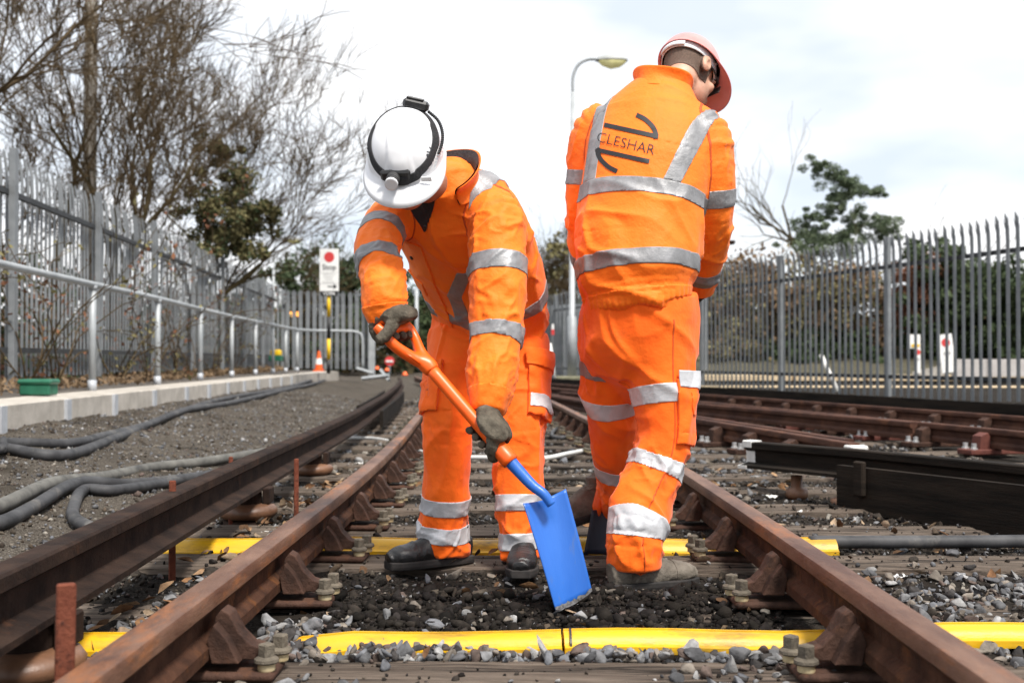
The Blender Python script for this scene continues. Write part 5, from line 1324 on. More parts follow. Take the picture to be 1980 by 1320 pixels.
def make_grip(c, axis, palm, r, wrist, m, parent, thumb=1, flip=1, k=1.0, spread=.0225, name='glove', cuff=.036):
    """a gloved hand closed round a bar: palm on the given side, four fingers wrapped one way, thumb the other"""
    c = np.asarray(c, float); r = r/k; ks = k; wrist = c+(np.asarray(wrist, float)-c)/k; ax = unit(axis); e1 = unit(np.asarray(palm, float)-ax*(np.asarray(palm)@ax)); e2 = np.cross(ax, e1)*flip
    Mx = np.stack([ax, e1, e2], 1); R_ = r+.0105
    pr = [Ell(c+e1*(R_+.011)-e2*.014, (.049,.023,.044), Mx), Ell(c+e1*(R_+.008)+e2*.012, (.047,.018,.024), Mx)]
    def ring(o, degs, rr): return [c+ax*o+(e1*math.cos(R(d))+e2*math.sin(R(d)))*(R_+q_) for d, q_ in zip(degs, rr)]
    for k, (o, ln) in enumerate(((-.034, .85), (-.012, 1.0), (.011, 1.03), (.033, .95))):
        degs = [18, 62, 112, 165, 165+58*ln]; rr = [.007, .006, .003, .0015, .001]
        pr.append(Tube(ring(o*(spread/.0205), degs, rr), (.0132, .0130, .0122, .0114, .0098), m=3, capa=.004, capb=.006))
    degs = [-28, -66, -108, -140]; pr.append(Tube([p_+ax*thumb*q_ for p_, q_ in zip(ring(.0, degs, [.012,.008,.003,.001]), (.012,.034,.050,.058))], (.0185,.016,.014,.012), m=3, capa=.006, capb=.007))
    wr = np.asarray(wrist, float); pr.append(Tube([c+e1*(R_+.012)-e2*.02, (c+e1*(R_+.018)-e2*.045)*.45+wr*.55, wr], (.034,.033,cuff), (.021,.027,cuff*.9), side=ax))
    V, Q = surface(pr, .0036, .0065); sk = Skin(relax(V, Q, 1, .35), Q); displace(sk, soft_folds(sk, ax, 70, .0022, 3.0)); sk.V = c+(sk.V-c)*ks; return mesh(name, sk.V, sk.Q, m, parent, True)
def make_boot(heel, fwd, m, sole_m, parent, pitch=0.0, lace=True, L=.30):
    """work shoe: upper, sole and laces; heel is the ground point under the heel"""
    f = np.array((fwd[0], fwd[1], 0.0)); f = unit(f); up = np.array((0, 0, 1.0)); r_ = np.cross(f, up)
    Mp = np.array(Matrix.Rotation(pitch, 3, Vector(r_))); M = Mp@np.stack([r_, f, up], 1); h = np.asarray(heel, float); W = lambda x, y, z: h+M@np.array((x, y, z))
    ys_ = (.012,.05,.11,.17,.225,.270,L-.006); wd = (.026,.037,.040,.045,.049,.045,.026); zc = (.052,.056,.056,.050,.045,.041,.036); ht = (.040,.050,.058,.048,.036,.031,.022)
    tb = Tube([W(0, y, z) for y, z in zip(ys_, zc)], wd, ht, side=M[:, 0], m=3, capa=.012, capb=.010)
    ank = Tube([W(0, .062, .060), W(0, .058, .105), W(0, .050, .150)], (.040,.038,.040), (.046,.042,.042), side=M[:, 0], m=3)
    tong = Tube([W(0, .10, .112), W(0, .13, .094), W(0, .17, .080)], (.026,.026,.024), (.016,.014,.010), side=M[:, 0])
    cutf = lambda X: -((X-h)@M[:, 2]-.020)
    V, Q = surface([tb, ank, tong], .005, .016, cut=cutf); sk = Skin(relax(V, Q, 2, .5), Q); displace(sk, soft_folds(sk, M[:, 0], 40, .0025, 1.7)*((((sk.V-h)@M[:, 1]) > .06)*1.0)); o = mesh('shoe', sk.V, sk.Q, m, parent, True)
    sk.f['y'] = (sk.V-h)@M[:, 1]; sk.f['z'] = (sk.V-h)@M[:, 2]
    patch_obj('toe_cap', sk, [('y', .212, 99), ('z', .026, 99)], .0022, m, o, .003); patch_obj('heel_counter', sk, [('y', -99, .055), ('z', .026, .085)], .0022, m, o, .003)
    patch_obj('padded_collar', sk, [('z', .112, .128), ('y', -99, .105)], .004, m, o, .006)
    out = [(-w_-.006, y) for y, w_ in zip(ys_, wd)]; oy = [-.004]+list(ys_[1:-1])+[L+.006]
    Lx = [(-(w_+.006), y) for w_, y in zip(wd, oy)]+[((w_+.006), y) for w_, y in reversed(list(zip(wd, oy)))]
    n = len(Lx); V = [W(x, y, .028) for x, y in Lx]+[W(x, y, .012) for x, y in Lx]+[W(x*.93, y, .0) for x, y in Lx]
    F = [tuple(range(n)), tuple(range(3*n-1, 2*n-1, -1))]
    for k in (0, 1):
        for i in range(n): F.append((k*n+i, (k+1)*n+i, (k+1)*n+(i+1) % n, k*n+(i+1) % n))
    so = mesh('sole', V, F, sole_m, o); md = so.modifiers.new('bevel', 'BEVEL'); md.width = .004; md.segments = 2
    if lace:
        lm = mat('lace_grey', (.22,.22,.22), (.3,.3,.3), rough=.8)
        lb = MB()
        for k in range(3):
            y = .118+k*.024; z = .106-k*.011
            lb.tube([W(-.026, y, z-.006), W(0, y+.006, z+.011), W(.026, y, z-.006)], .0028, 6)
        lb.build('laces', lm, o)
    return o
def collar(tb_top, axis, side, rx, ry, h, m, parent, gap=0.0, flare=0.012, front=-1, lift=(0,0,0), name='collar', tilt=0.0):
    """stand-up collar: orange outside, dark lining inside; gap (radians) left open in front"""
    ax = unit(axis); s_ = unit(np.asarray(side)-ax*(np.asarray(side)@ax)); dp = np.cross(ax, s_); n = 44; rows = 9; V = []; mid = math.pi/2*(1 if front > 0 else -1)
    for i in range(rows+1):
        k = i/rows
        for j in range(n+1):
            th = mid+gap/2+(2*math.pi-gap)*j/n; back = -math.cos(th-mid)
            rr = 1+(flare*6)*(k-.35)**2-.10*math.sin(k*math.pi)+.045*math.sin(th*3+k*4)*k
            hh = h*k*(1+.18*back)-.025+ (.012*math.sin(th*2.0+1.3)*k)
            V.append(np.asarray(tb_top)+s_*rx*rr*math.cos(th)+dp*ry*rr*math.sin(th)+ax*hh+dp*tilt*k*h)
    F = np.array([(i*(n+1)+j, i*(n+1)+j+1, (i+1)*(n+1)+j+1, (i+1)*(n+1)+j) for i in range(rows) for j in range(n)])
    o = mesh(name, V, F, m, parent, True); md = o.modifiers.new('t', 'SOLIDIFY'); md.thickness = .005; md.offset = 1; sb = o.modifiers.new('s', 'SUBSURF'); sb.levels = 1; sb.render_levels = 1
    V2 = [np.asarray(tb_top)+(v-np.asarray(tb_top))-unit((v-np.asarray(tb_top))-ax*((v-np.asarray(tb_top))@ax))*.006 for v in V]
    l_ = mesh('collar_lining', V2, F, lining, o, True); sb = l_.modifiers.new('s', 'SUBSURF'); sb.levels = 1; sb.render_levels = 1
    return o

# ================================================================== the bending worker
pa = empty('person', (-.17, 3.85, 0), 'person in orange work suit and white helmet bending over to dig with a blue shovel', 'person')
latA = unit((.95, -.26, -.10))
torA = Tube([P(951,628,4.02), P(932,545,3.89), P(906,470,3.74), P(880,412,3.62), P(862,372,3.55), P(846,342,3.49)], (.205,.220,.222,.212,.165,.090), (.150,.168,.168,.150,.112,.085), side=latA, m=4)
slR = Tube([P(785,415,3.60), P(748,432,3.54), P(730,480,3.42), P(738,540,3.31), P(745,585,3.28), P(750,618,3.29)], (.074,.074,.068,.066,.062,.052), m=4)
slL = Tube([P(925,405,3.54), P(960,428,3.48), P(962,500,3.43), P(962,580,3.39), P(960,650,3.36), P(950,730,3.30), P(943,795,3.26)], (.078,.086,.088,.084,.078,.070,.045), m=4)
jA = build_skin([torA, slR, slL], .0065, .030); set_fields(jA, [torA, slR, slL], ['b', 'r', 'l'])
dR = np.clip(jA.f['dom_r']/.04, 0, 1); dL = np.clip(jA.f['dom_l']/.04, 0, 1); dB = np.clip(1-dR-dL, 0, 1)
displace(jA, limb_folds(jA, slR, dR, .015, [(slR.t_at(530), .09)], 16, .4)+limb_folds(jA, slL, dL, .014, [(slL.t_at(590), .10), (slL.t_at(735), .05), (slL.t_at(455), .08)], 15, 1.2)
         +soft_folds(jA, (-.5, -.5, .6), 11, .011, 2.0)*dB*(.5+.5*np.clip((.35-jA.f['t_b'])/.25, 0, 1))+soft_folds(jA, (.9, .2, -.3), 9, .006, 5.0)*dB+creases(jA, (.4, -.2, -.9), 9, .007, 4.1)+creases(jA, (.9, 0, .4), 11, .006, 7.7))
set_fields(jA, [torA, slR, slL], ['b', 'r', 'l'])
jacket_a = garment('jacket', jA, orange, pa)
for nm in ('dom_r', 'dom_l'): patch_obj('armhole_seam', jA, [(nm, -.003, .003)], .0012, seam_m, jacket_a, .002); bvA = bvh_of(jacket_a)
tB = torA.t[-1]
def tapeA(conds, nm='reflective_tape', m=tape, off=.0022, th=.003): return patch_obj(nm, jA, conds, off, m, jacket_a, th)
tapeA([('t_b', .125, .178), ('dom_b', -.004, 99)])
jA.f['strapL'] = jA.f['u_b']-.02*0; 
jA.f['front_strap'] = jA.f['u_b']+.022-.55*np.clip(jA.f['t_b']-.32, 0, 9)
tapeA([('u_b', .110, .165), ('t_b', .36, 99), ('dom_b', -.012, 99)])
tapeA([('front_strap', -.026, .026), ('w_b', -99, .05), ('t_b', .1782, .44), ('dom_b', -.002, 99)])
tapeA([('u_b', -.172, -.118), ('t_b', .1782, 99), ('dom_b', -.002, 99)])
for py in (525, 642):
    c = slL.t_at(py); tapeA([('t_l', c-.027, c+.027), ('dom_l', .0, 99)])
for py in (452, 512):
    c = slR.t_at(py); tapeA([('t_r', c-.025, c+.025), ('dom_r', .0, 99)])
# storm flap, pocket flaps, shirt at the open neck, cuffs, hem
patch_obj('storm_flap', jA, [('u_b', -.135, -.080), ('w_b', -99, 0), ('t_b', .02, tB-.17), ('dom_b', 0, 99)], .004, orange, jacket_a, .005)
patch_obj('pocket_flap', jA, [('u_b', -.205, -.138), ('w_b', -99, .02), ('t_b', .27, .335), ('dom_b', 0, 99)], .006, orange, jacket_a, .007)
patch_obj('pocket_flap', jA, [('u_b', -.060, .050), ('w_b', -99, 0), ('t_b', .040, .110), ('dom_b', 0, 99)], .006, orange, jacket_a, .007)
jA.f['vee'] = jA.f['t_b']-1.9*np.abs(jA.f['u_b']+.050)
patch_obj('shirt_front', jA, [('vee', tB-.125, 99), ('w_b', -99, .02), ('dom_b', 0, 99)], .003, black_fabric, pa, .003)
c = slL.t[-1]; patch_obj('cuff', jA, [('t_l', c-.062, 99), ('dom_l', 0, 99)], .004, orange, jacket_a, .006)
c = slR.t[-1]; patch_obj('cuff', jA, [('t_r', c-.045, 99), ('dom_r', 0, 99)], .004, orange, jacket_a, .006)
for x, y in ((797, 497), (823, 438), (812, 560)): button(bvA, P(x, y, 2.7), P(x, y, 4)-P(x, y, 2.7), jacket_a, .0075)
collar(torA.c[-1]-torA.tan[-1]*.045, torA.tan[-1]*.7+np.array((0, 0, .45)), latA, .128, .108, .085, orange, jacket_a, gap=1.35, flare=.05, front=-1)
# trousers
pelA = Tube([P(946,565,4.00), P(944,620,4.0), P(943,680,3.99), P(943,722,3.97)], (.178,.192,.190,.150), (.130,.142,.140,.110), side=(1, .1, 0), m=3)
lgR = Tube([P(893,655,3.98), P(874,740,3.92), P(863,830,3.86), P(862,930,3.87), P(858,1010,3.89), P(853,1066,3.90)], (.112,.098,.086,.077,.082,.092), m=4)
lgL = Tube([P(995,655,3.99), P(1003,740,3.94), P(1003,840,3.87), P(1002,930,3.85), P(1002,1010,3.83), P(1005,1076,3.82)], (.114,.100,.090,.084,.076,.070), m=4)
tA = build_skin([pelA, lgR, lgL], .0065, .022); set_fields(tA, [pelA, lgR, lgL], ['b', 'r', 'l'])
dR = np.clip(tA.f['dom_r']/.05+.5, 0, 1); dL = np.clip(tA.f['dom_l']/.05+.5, 0, 1)
displace(tA, limb_folds(tA, lgR, dR, .012, [(lgR.t_at(1030), .09), (lgR.t_at(830), .07)], 13, 2.2, .22)+limb_folds(tA, lgL, dL, .012, [(lgL.t_at(1030), .09), (lgL.t_at(850), .07)], 13, 3.1, .22)+soft_folds(tA, (.25, .1, 1), 9, .009, 8.0)+soft_folds(tA, (.8, 0, .5), 8, .007, 3.3)+creases(tA, (.6, 0, .8), 8, .007, 1.4)+creases(tA, (.9, 0, -.25), 10, .006, 5.6))
set_fields(tA, [pelA, lgR, lgL], ['b', 'r', 'l'])
trousers_a = garment('trousers', tA, orange_trouser, pa)
for nm, tb, pys in (('r', lgR, (964, 1018)), ('l', lgL, (978, 1036))):
    for py in pys:
        c = tb.t_at(py); patch_obj('reflective_tape', tA, [('t_'+nm, c-.027, c+.027), ('dom_'+nm, -.01, 99)], .0022, tape_clean, trousers_a)
tA.f['th_out'] = np.abs(tA.f['th_l'])
c0, c1 = lgL.t_at(705), lgL.t_at(822); pk = patch_obj('cargo_pocket', tA, [('t_l', c0, c1), ('th_l', .0, 1.25), ('dom_l', -.02, 99)], .014, orange_trouser, trousers_a, .016)
patch_obj('pocket_flap', tA, [('t_l', c0-.004, c0+.055), ('th_l', -.05, 1.30), ('dom_l', -.02, 99)], .019, orange_trouser, trousers_a, .006)
c = lgL.t_at(780); patch_obj('reflective_tape', tA, [('t_l', c-.026, c+.026), ('th_l', .05, 1.2), ('dom_l', -.02, 99)], .0172, tape_clean, trousers_a)
c0, c1 = lgR.t_at(720), lgR.t_at(805); patch_obj('cargo_pocket', tA, [('t_r', c0, c1), ('th_r', 1.9, 2.95), ('dom_r', -.02, 99)], .014, orange_trouser, trousers_a, .016)
# head and helmet
MA = frame((-.03, -.70, -.71), (-.05, -.71, .70)); hcA = P(785, 303, 3.30)-MA[:, 2]*.028
body_a, _ = make_head(hcA, MA, torA.c[-3], skin_dark, pa)
hl, hs_ = make_helmet(hcA+MA[:, 2]*.030, MA, white_shell, pa)
hc = hcA+MA[:, 2]*.030; HW = lambda x, y, z: hc+MA@np.array((x, y, z))
st = patch_obj('headlamp_strap', hs_, [('s', -.0125, .0125), ('z', .004, 99)], .0032, black_fabric, hl, .003)
Mh = Matrix(MA.tolist())
lampb = MB().box(HW(.012, .135, .034), (.085, .016, .034), Mh, bev=.006).build('headlamp', black_plastic, hl)
fw = Matrix((MA@np.array(Matrix.Rotation(-1.35, 3, 'X'))).tolist())
MB().lathe([(.017,0),(.019,.004),(.019,.024),(.0165,.026),(.0175,.030),(.0175,.046)], HW(.018, .140, .030), 20, fw).build('lamp_body', grey_plastic, lampb, smooth=False)
MB().lathe([(.0185,.042),(.0185,.049),(.0155,.050)], HW(.018, .140, .030), 20, fw).build('lens_ring', white_plastic, lampb)
bb = MB().box(HW(-.035, -.082, .122), (.075, .040, .030), Matrix((MA@np.array(Matrix.Rotation(.55, 3, 'X') @ Matrix.Rotation(-.25, 3, 'Y'))).tolist()), bev=.008).build('battery_pack', black_plastic, hl)
MB().box(HW(-.035, -.088, .139), (.050, .026, .006), Matrix((MA@np.array(Matrix.Rotation(.55, 3, 'X') @ Matrix.Rotation(-.25, 3, 'Y'))).tolist()), bev=.002).build('battery_lid', grey_plastic, bb)
cp_ = catmull(np.array([HW(-.070,-.068,.108), HW(-.098,-.045,.092), HW(-.112,-.010,.078), HW(-.113,.025,.062), HW(-.104,.058,.048)]), 12)
MB().tube(cp_, [.0036+.0016*(k % 2) for k in range(len(cp_))], 8).build('lamp_cable', black_plastic, hl)
bvh_h = bvh_of(hl)
def helmet_text(body, size, px, py, ang, m, nm, par, lift=.008):
    V, F = text_mesh(body, size, None, None, None, None, None, off=.0); V2, F2 = subdiv2d([(v[0], -v[1]) for v in V], F, 1, size*.8); ca, sa = math.cos(ang), math.sin(ang)
    decal(bvh_h, [(px+x*ca-y*sa, py+x*sa+y*ca) for x, y in V2], F2, m, par, nm, lift)
helmet_text('LED LENSER', 12, 839, 309, -1.02, white_plastic, 'strap_lettering', hl, .0068)
for pts, w_ in (([(824,292),(834,294)], 1.6), ([(834,294),(833,287),(829,283)], 1.6), ([(824,297),(833,299)], 1.6), ([(824,297),(826,303),(830,306)], 1.6)):
    V, F = stroke(pts, w_); V, F = subdiv2d(V, F, 1, 4); decal(bvh_h, V, F, black_print, hl, 'emblem_stroke', .0012)
MB().box(HW(-.072, .128, .012), (.030, .004, .016), Mh, bev=.001).build('sticker', white_plastic, hl)
# gloves
gripL = P(943, 838, 3.235); shaft_dir = unit(P(985, 888, 3.20)-P(835, 715, 3.27))
make_grip(gripL, shaft_dir, (.45, -.50, .75), .0195, P(944, 792, 3.27), glove_m, pa, thumb=1, flip=-1, k=1.12)
gA, gB = P(737, 641, 3.235), P(790, 634, 3.33)
make_grip((gA+gB)/2+np.array((-.004, 0, .004)), gB-gA, (-.35, -.55, 1), .014, P(750, 606, 3.28), glove_m, pa, thumb=-1, flip=-1, k=1.28)
# shoes
make_boot(P(908, 1083, 3.93)*np.array((1, 1, 0))+np.array((0, 0, .002)), (-.86, -.50), boot_black, rubber, pa)
make_boot((.012, 3.93, .002), (-.05, -1), boot_black, rubber, pa)

# the blue shovel
sv = empty('shovel', P(1105, 1165, 3.14), 'shovel with orange moulded D-handle and broad blue blade held by the bending worker', 'shovel')
s0, s1 = P(826, 705, 3.275), P(988, 893, 3.195)
MB().tube(catmull(np.array([s0, s0*.5+s1*.5, s1*.86+s0*.14, s1*.84+s0*.16+np.array((0,0,0)), s1]), 4), .0185, 20).build('shaft', shovel_orange, sv, smooth=True)
MB().tube([s1*.80+s0*.20, s1*.79+s0*.21+(s1-s0)*.02, s1*.97+s0*.03, s1], [.0185, .0235, .0255, .0245], 20).build('ferrule', shovel_orange, sv, smooth=True)
hb = Tube([s1*.55+s0*.45*1.0, s0], (.0185, .021)); 
arm1 = Tube([s0+(s1-s0)*.06, s0, P(795, 690, 3.265), P(762, 668, 3.245), P(738, 642, 3.235), P(731, 634, 3.235)], (.020,.021,.018,.0155,.0150,.0140), (.020,.023,.020,.017,.016,.014), side=(1, .3, -1), m=3, capb=.008)
arm2 = Tube([s0+(s1-s0)*.06, s0, P(812, 680, 3.295), P(803, 655, 3.32), P(792, 636, 3.33), P(786, 629, 3.332)], (.020,.021,.016,.0135,.0135,.013), (.020,.023,.018,.015,.015,.013), side=(1, .3, -1), m=3, capb=.008)
bar = Tube([gA, (gA+gB)/2, gB], (.0135,.0145,.0135))
V, Q = surface([arm1, arm2, bar], .0042, .010); V = relax(V, Q, 1, .4); mesh('grip', V, Q, shovel_orange, sv, True)
V = [P(800,692,3.252), P(822,708,3.252)]
MB().tube([P(785,683,3.232), P(797,691,3.236), P(812,703,3.246)], [.0025, .0045, .0025], 8).build('grip_rib', shovel_orange, sv, smooth=True)
nkp = catmull(np.array([s1-(s1-s0)*.02, P(1008,915,3.188), P(1030,938,3.178), P(1052,955,3.170), P(1066,975,3.168)]), 5)
MB().tube(nkp, np.linspace(.0185, .0125, len(nkp)), 16).build('neck', shovel_blue, sv, smooth=True)
# blade: dished plate with turned-up top corners
TL, TR, BR, BL = P(1012, 972, 3.165), P(1094, 944, 3.225), P(1144, 1140, 3.20), P(1074, 1177, 3.135)
nu, nv = 18, 24; V = []; nrm = unit(np.cross(TR-TL, BL-TL)); nrm = nrm if nrm[1] < 0 else -nrm
for j in range(nv+1):
    for i in range(nu+1):
        a, c = i/nu, j/nv; p_ = (TL*(1-a)+TR*a)*(1-c)+(BL*(1-a)+BR*a)*c
        dish = -.022*(1-(2*a-1)**2)*(1-.35*c)+.004*math.sin(c*3.1)
        soc = .015*math.exp(-((a-.55)/.12)**2)*max(0, 1-c*4.2)
        top = np.array((0, 0, 1.0))*(-.010*(1-abs(2*a-1)**1.5)*(1 if j == 0 else 0))
        bot = (BL-TL)/np.linalg.norm(BL-TL)*(.012*(1-(2*a-1)**2) if j == nv else 0)
        V.append(p_+nrm*(dish+soc)+top+bot)
F = np.array([(j*(nu+1)+i, j*(nu+1)+i+1, (j+1)*(nu+1)+i+1, (j+1)*(nu+1)+i) for j in range(nv) for i in range(nu)])
worn = mat('worn_steel', (.035,.030,.026), (.22,.22,.23), rough=.55, metal=.3, scale=60)
top_ = [np.array(V[(nv-1)*(nu+1)+i])*(w_:=rng.uniform(.25, .75))+np.array(V[nv*(nu+1)+i])*(1-w_)+nrm*.0024 for i in range(nu+1)]; bot_ = [np.array(V[nv*(nu+1)+i])+nrm*.0024 for i in range(nu+1)]
mesh('worn_edge', top_+bot_, [(i, i+1, nu+2+i, nu+1+i) for i in range(nu)], worn, sv)
o = mesh('blade', V, F, shovel_blue, sv, True); md = o.modifiers.new('t', 'SOLIDIFY'); md.thickness = .003; md.offset = 0

# ================================================================== the standing worker
pb = empty('person', (.33, 3.65, 0), 'person in orange work suit seen from behind, head bowed under a pinkish helmet', 'person')
latB = unit((.94, -.30, -.10))
torB = Tube([P(1238,588,3.72), P(1235,566,3.72), P(1233,535,3.73), P(1232,470,3.75), P(1240,390,3.78), P(1252,310,3.81), P(1262,245,3.85), P(1276,200,3.88), P(1290,168,3.91)], (.172,.182,.205,.211,.210,.212,.200,.150,.095), (.152,.160,.178,.174,.164,.150,.128,.108,.086), side=latB, m=4)
s2R = Tube([P(1335,245,3.84), P(1362,268,3.82), P(1374,340,3.81), P(1374,420,3.85), P(1365,490,3.94), P(1352,560,4.06)], (.080,.090,.082,.078,.070,.052), m=4)
s2L = Tube([P(1180,235,3.95), P(1152,262,3.97), P(1142,345,3.99), P(1137,430,4.02), P(1145,510,4.12), P(1165,575,4.26)], (.080,.090,.084,.078,.070,.055), m=4)
jB = build_skin([torB, s2R, s2L], .0065, .026); set_fields(jB, [torB, s2R, s2L], ['b', 'r', 'l'])
dR = np.clip(jB.f['dom_r']/.04, 0, 1); dL = np.clip(jB.f['dom_l']/.04, 0, 1); dB = np.clip(1-dR-dL, 0, 1)
puck = np.sin(jB.f['th_b']*46)*.0022*np.clip(1-jB.f['t_b']/.045, 0, 1)
low = np.clip((.42-jB.f['t_b'])/.2, 0, 1)
displace(jB, limb_folds(jB, s2R, dR, .012, [(s2R.t_at(430), .08), (s2R.t_at(300), .06)], 15, .9)+limb_folds(jB, s2L, dL, .012, [(s2L.t_at(430), .08)], 15, 2.5)
         +soft_folds(jB, (.85, .0, -.42), 9.5, .012, 6.5)*dB*(.25+.75*low)+soft_folds(jB, (.5, 0, -.9), 7, .009, 1.1)*dB*(.3+.7*low)+puck*dB+creases(jB, (.9, 0, -.35), 9, .007, 2.3)*(.35+.65*np.maximum(low, 1-dB))+creases(jB, (.3, 0, .9), 10, .005, 6.1)*(.3+.7*(1-dB)))
set_fields(jB, [torB, s2R, s2L], ['b', 'r', 'l'])
jacket_b = garment('jacket', jB, orange, pb)
for nm in ('dom_r', 'dom_l'): patch_obj('armhole_seam', jB, [(nm, -.003, .003)], .0012, seam_m, jacket_b, .002); bvB = bvh_of(jacket_b)
def tapeB(conds, m=tape, off=.0022): return patch_obj('reflective_tape', jB, conds, off, m, jacket_b, .003)
tlow, tmid = torB.t_at(515), torB.t_at(385)
tapeB([('t_b', tlow-.027, tlow+.027), ('dom_b', -.004, 99)]); tapeB([('t_b', tmid-.027, tmid+.027), ('dom_b', -.004, 99)])
jB.f['sr'] = jB.f['u_b']-.112-.27*np.clip(jB.f['t_b']-tmid, 0, 9); jB.f['sl'] = -jB.f["u_b"]-.158-.05*np.clip(jB.f['t_b']-tmid, 0, 9)
for nm in ('sr', 'sl'): tapeB([(nm, -.026, .026), ('t_b', tmid+.0272, 99), ('dom_b', -.03, 99)])
for tb, nm, pys in ((s2R, 'r', (385, 520)), (s2L, 'l', (345, 500))):
    for py in pys: c = tb.t_at(py); tapeB([('t_'+nm, c-.026, c+.026), ('dom_'+nm, .0, 99)])
patch_obj('waistband', jB, [('t_b', -99, .036), ('dom_b', 0, 99)], .0025, orange, jacket_b, .004)
collar(torB.c[-1]-torB.tan[-1]*.035+np.array((-.012,-.02,0)), torB.tan[-1]*.8+np.array((-.05, 0, .35)), latB, .096, .088, .074, orange, jacket_b, gap=.5, flare=.03, front=1)
# printed emblem and lettering on the back
def zpt(x, y): return (1060+x/2.3575, 40+y/2.3575)
em = [([(258,474),(330,490),(410,508),(503,529)], 20), ([(492,538),(491,512),(480,487),(462,466),(438,446),(404,429)], 21)]
cz = (360, 558)
for pts, w_ in list(em):
    em.append(([(2*cz[0]-x, 2*cz[1]-y) for x, y in pts], w_))
for pts, w_ in em:
    pts = [zpt(*p_) for p_ in pts]
    if len(pts) == 6: pts = [tuple(q_) for q_ in catmull(np.array(pts), 4)]
    V, F = stroke(pts, w_/2.3575); V, F = subdiv2d(V, F, 3, 5); decal(bvB, V, F, black_print, jacket_b, 'emblem_stroke')
V, F = text_mesh('CLESHAR', 27.5, None, None, None, None, None, off=-.012); V2, F2 = subdiv2d([(v[0], -v[1]) for v in V], F, 2, 5)
wd_ = max(v[0] for v in V2)-min(v[0] for v in V2); mxv = (max(v[0] for v in V2)+min(v[0] for v in V2))/2; myv = (max(v[1] for v in V2)+min(v[1] for v in V2))/2; kx = 113/wd_; ang = math.radians(13.5); ca, sa = math.cos(ang), math.sin(ang)
decal(bvB, [(1211.5+(x-mxv)*kx*ca-(y-myv)*1.02*sa, 277+(x-mxv)*kx*sa+(y-myv)*1.02*ca) for x, y in V2], F2, black_print, jacket_b, 'lettering')
# trousers
pelB = Tube([P(1236,565,3.73), P(1234,615,3.74), P(1230,680,3.76), P(1228,728,3.77)], (.186,.197,.192,.150), (.142,.160,.158,.120), side=(.95, -.3, 0), m=3)
l2R = Tube([P(1273,650,3.71), P(1278,740,3.69), P(1285,835,3.67), P(1270,900,3.66), P(1244,970,3.62), P(1227,1035,3.56), P(1226,1094,3.56)], (.116,.105,.087,.091,.096,.090,.085), m=4)
l2L = Tube([P(1180,660,3.81), P(1182,750,3.86), P(1188,840,3.95), P(1193,915,4.05), P(1196,985,4.15)], (.116,.100,.088,.082,.076), m=4)
tBk = build_skin([pelB, l2R, l2L], .0065, .018); set_fields(tBk, [pelB, l2R, l2L], ['b', 'r', 'l'])
dR = np.clip(tBk.f['dom_r']/.05+.5, 0, 1); dL = np.clip(tBk.f['dom_l']/.05+.5, 0, 1)
endB = (1-np.clip(tBk.f['dom_r']/.02, 0, 1)*(1-np.clip((l2R.t[-1]-.006-tBk.f['t_r'])/.045, 0, 1)))*(1-np.clip(tBk.f['dom_l']/.02, 0, 1)*(1-np.clip((l2L.t[-1]-.006-tBk.f['t_l'])/.045, 0, 1)))
displace(tBk, endB*(limb_folds(tBk, l2R, dR, .016, [(l2R.t_at(925), .09), (l2R.t_at(1060), .07)], 11, 4.2, .2)+limb_folds(tBk, l2L, dL, .013, [(l2L.t_at(930), .08), (l2L.t_at(720), .06)], 12, 5.1, .25)+soft_folds(tBk, (.3, .1, 1), 8, .009, 4.0)+soft_folds(tBk, (.8, 0, -.6), 7, .009, 9.3)+creases(tBk, (.7, 0, -.7), 8, .008, 3.8)+creases(tBk, (.9, 0, .3), 9, .007, 8.2)))
set_fields(tBk, [pelB, l2R, l2L], ['b', 'r', 'l'])
trousers_b = garment('trousers', tBk, orange_trouser, pb)
patch_obj('centre_seam', tBk, [('u_b', -.003, .002), ('w_b', -99, 0), ('dom_b', -.02, 99)], .0012, seam_m, trousers_b, .002)
patch_obj('leg_seam', tBk, [('th_r', 1.28, 1.32), ('dom_r', -.03, 99)], .0012, seam_m, trousers_b, .002)
def tapeT(conds, m=tape_clean, off=.0022, nm='reflective_tape', th=.003): return patch_obj(nm, tBk, conds, off, m, trousers_b, th)
for py in (757, 905, 1022): c = l2R.t_at(py); tapeT([('t_r', c-.029, c+.029), ('dom_r', -.004, 99)])
c = l2L.t_at(700); tapeT([('t_l', c-.026, c+.026), ('dom_l', 0, 99)], tape)
for py in (779, 897): c = l2L.t_at(py); tapeT([('t_l', c-.027, c+.027), ('dom_l', 0, 99)])
c0, c1 = l2R.t_at(735), l2R.t_at(848); patch_obj('cargo_pocket', tBk, [('t_r', c0, c1), ('th_r', -.35, 1.20), ('dom_r', -.01, 99)], .012, orange_trouser, trousers_b, .014)
c = l2R.t_at(752); tapeT([('t_r', c-.029, c+.029), ('th_r', -.32, 1.17), ('dom_r', -.01, 99)], tape_clean, .0152)
c = l2R.t_at(795); patch_obj('pocket_tab', tBk, [('t_r', c-.035, c+.03), ('th_r', .35, .72), ('dom_r', -.01, 99)], .016, orange_trouser, trousers_b, .005)
patch_obj('back_pocket_welt', tBk, [('t_b', .055, .062), ('u_b', .03, .15), ('w_b', -99, 0), ('dom_b', -.05, 99)], .003, seam_m, trousers_b, .003)
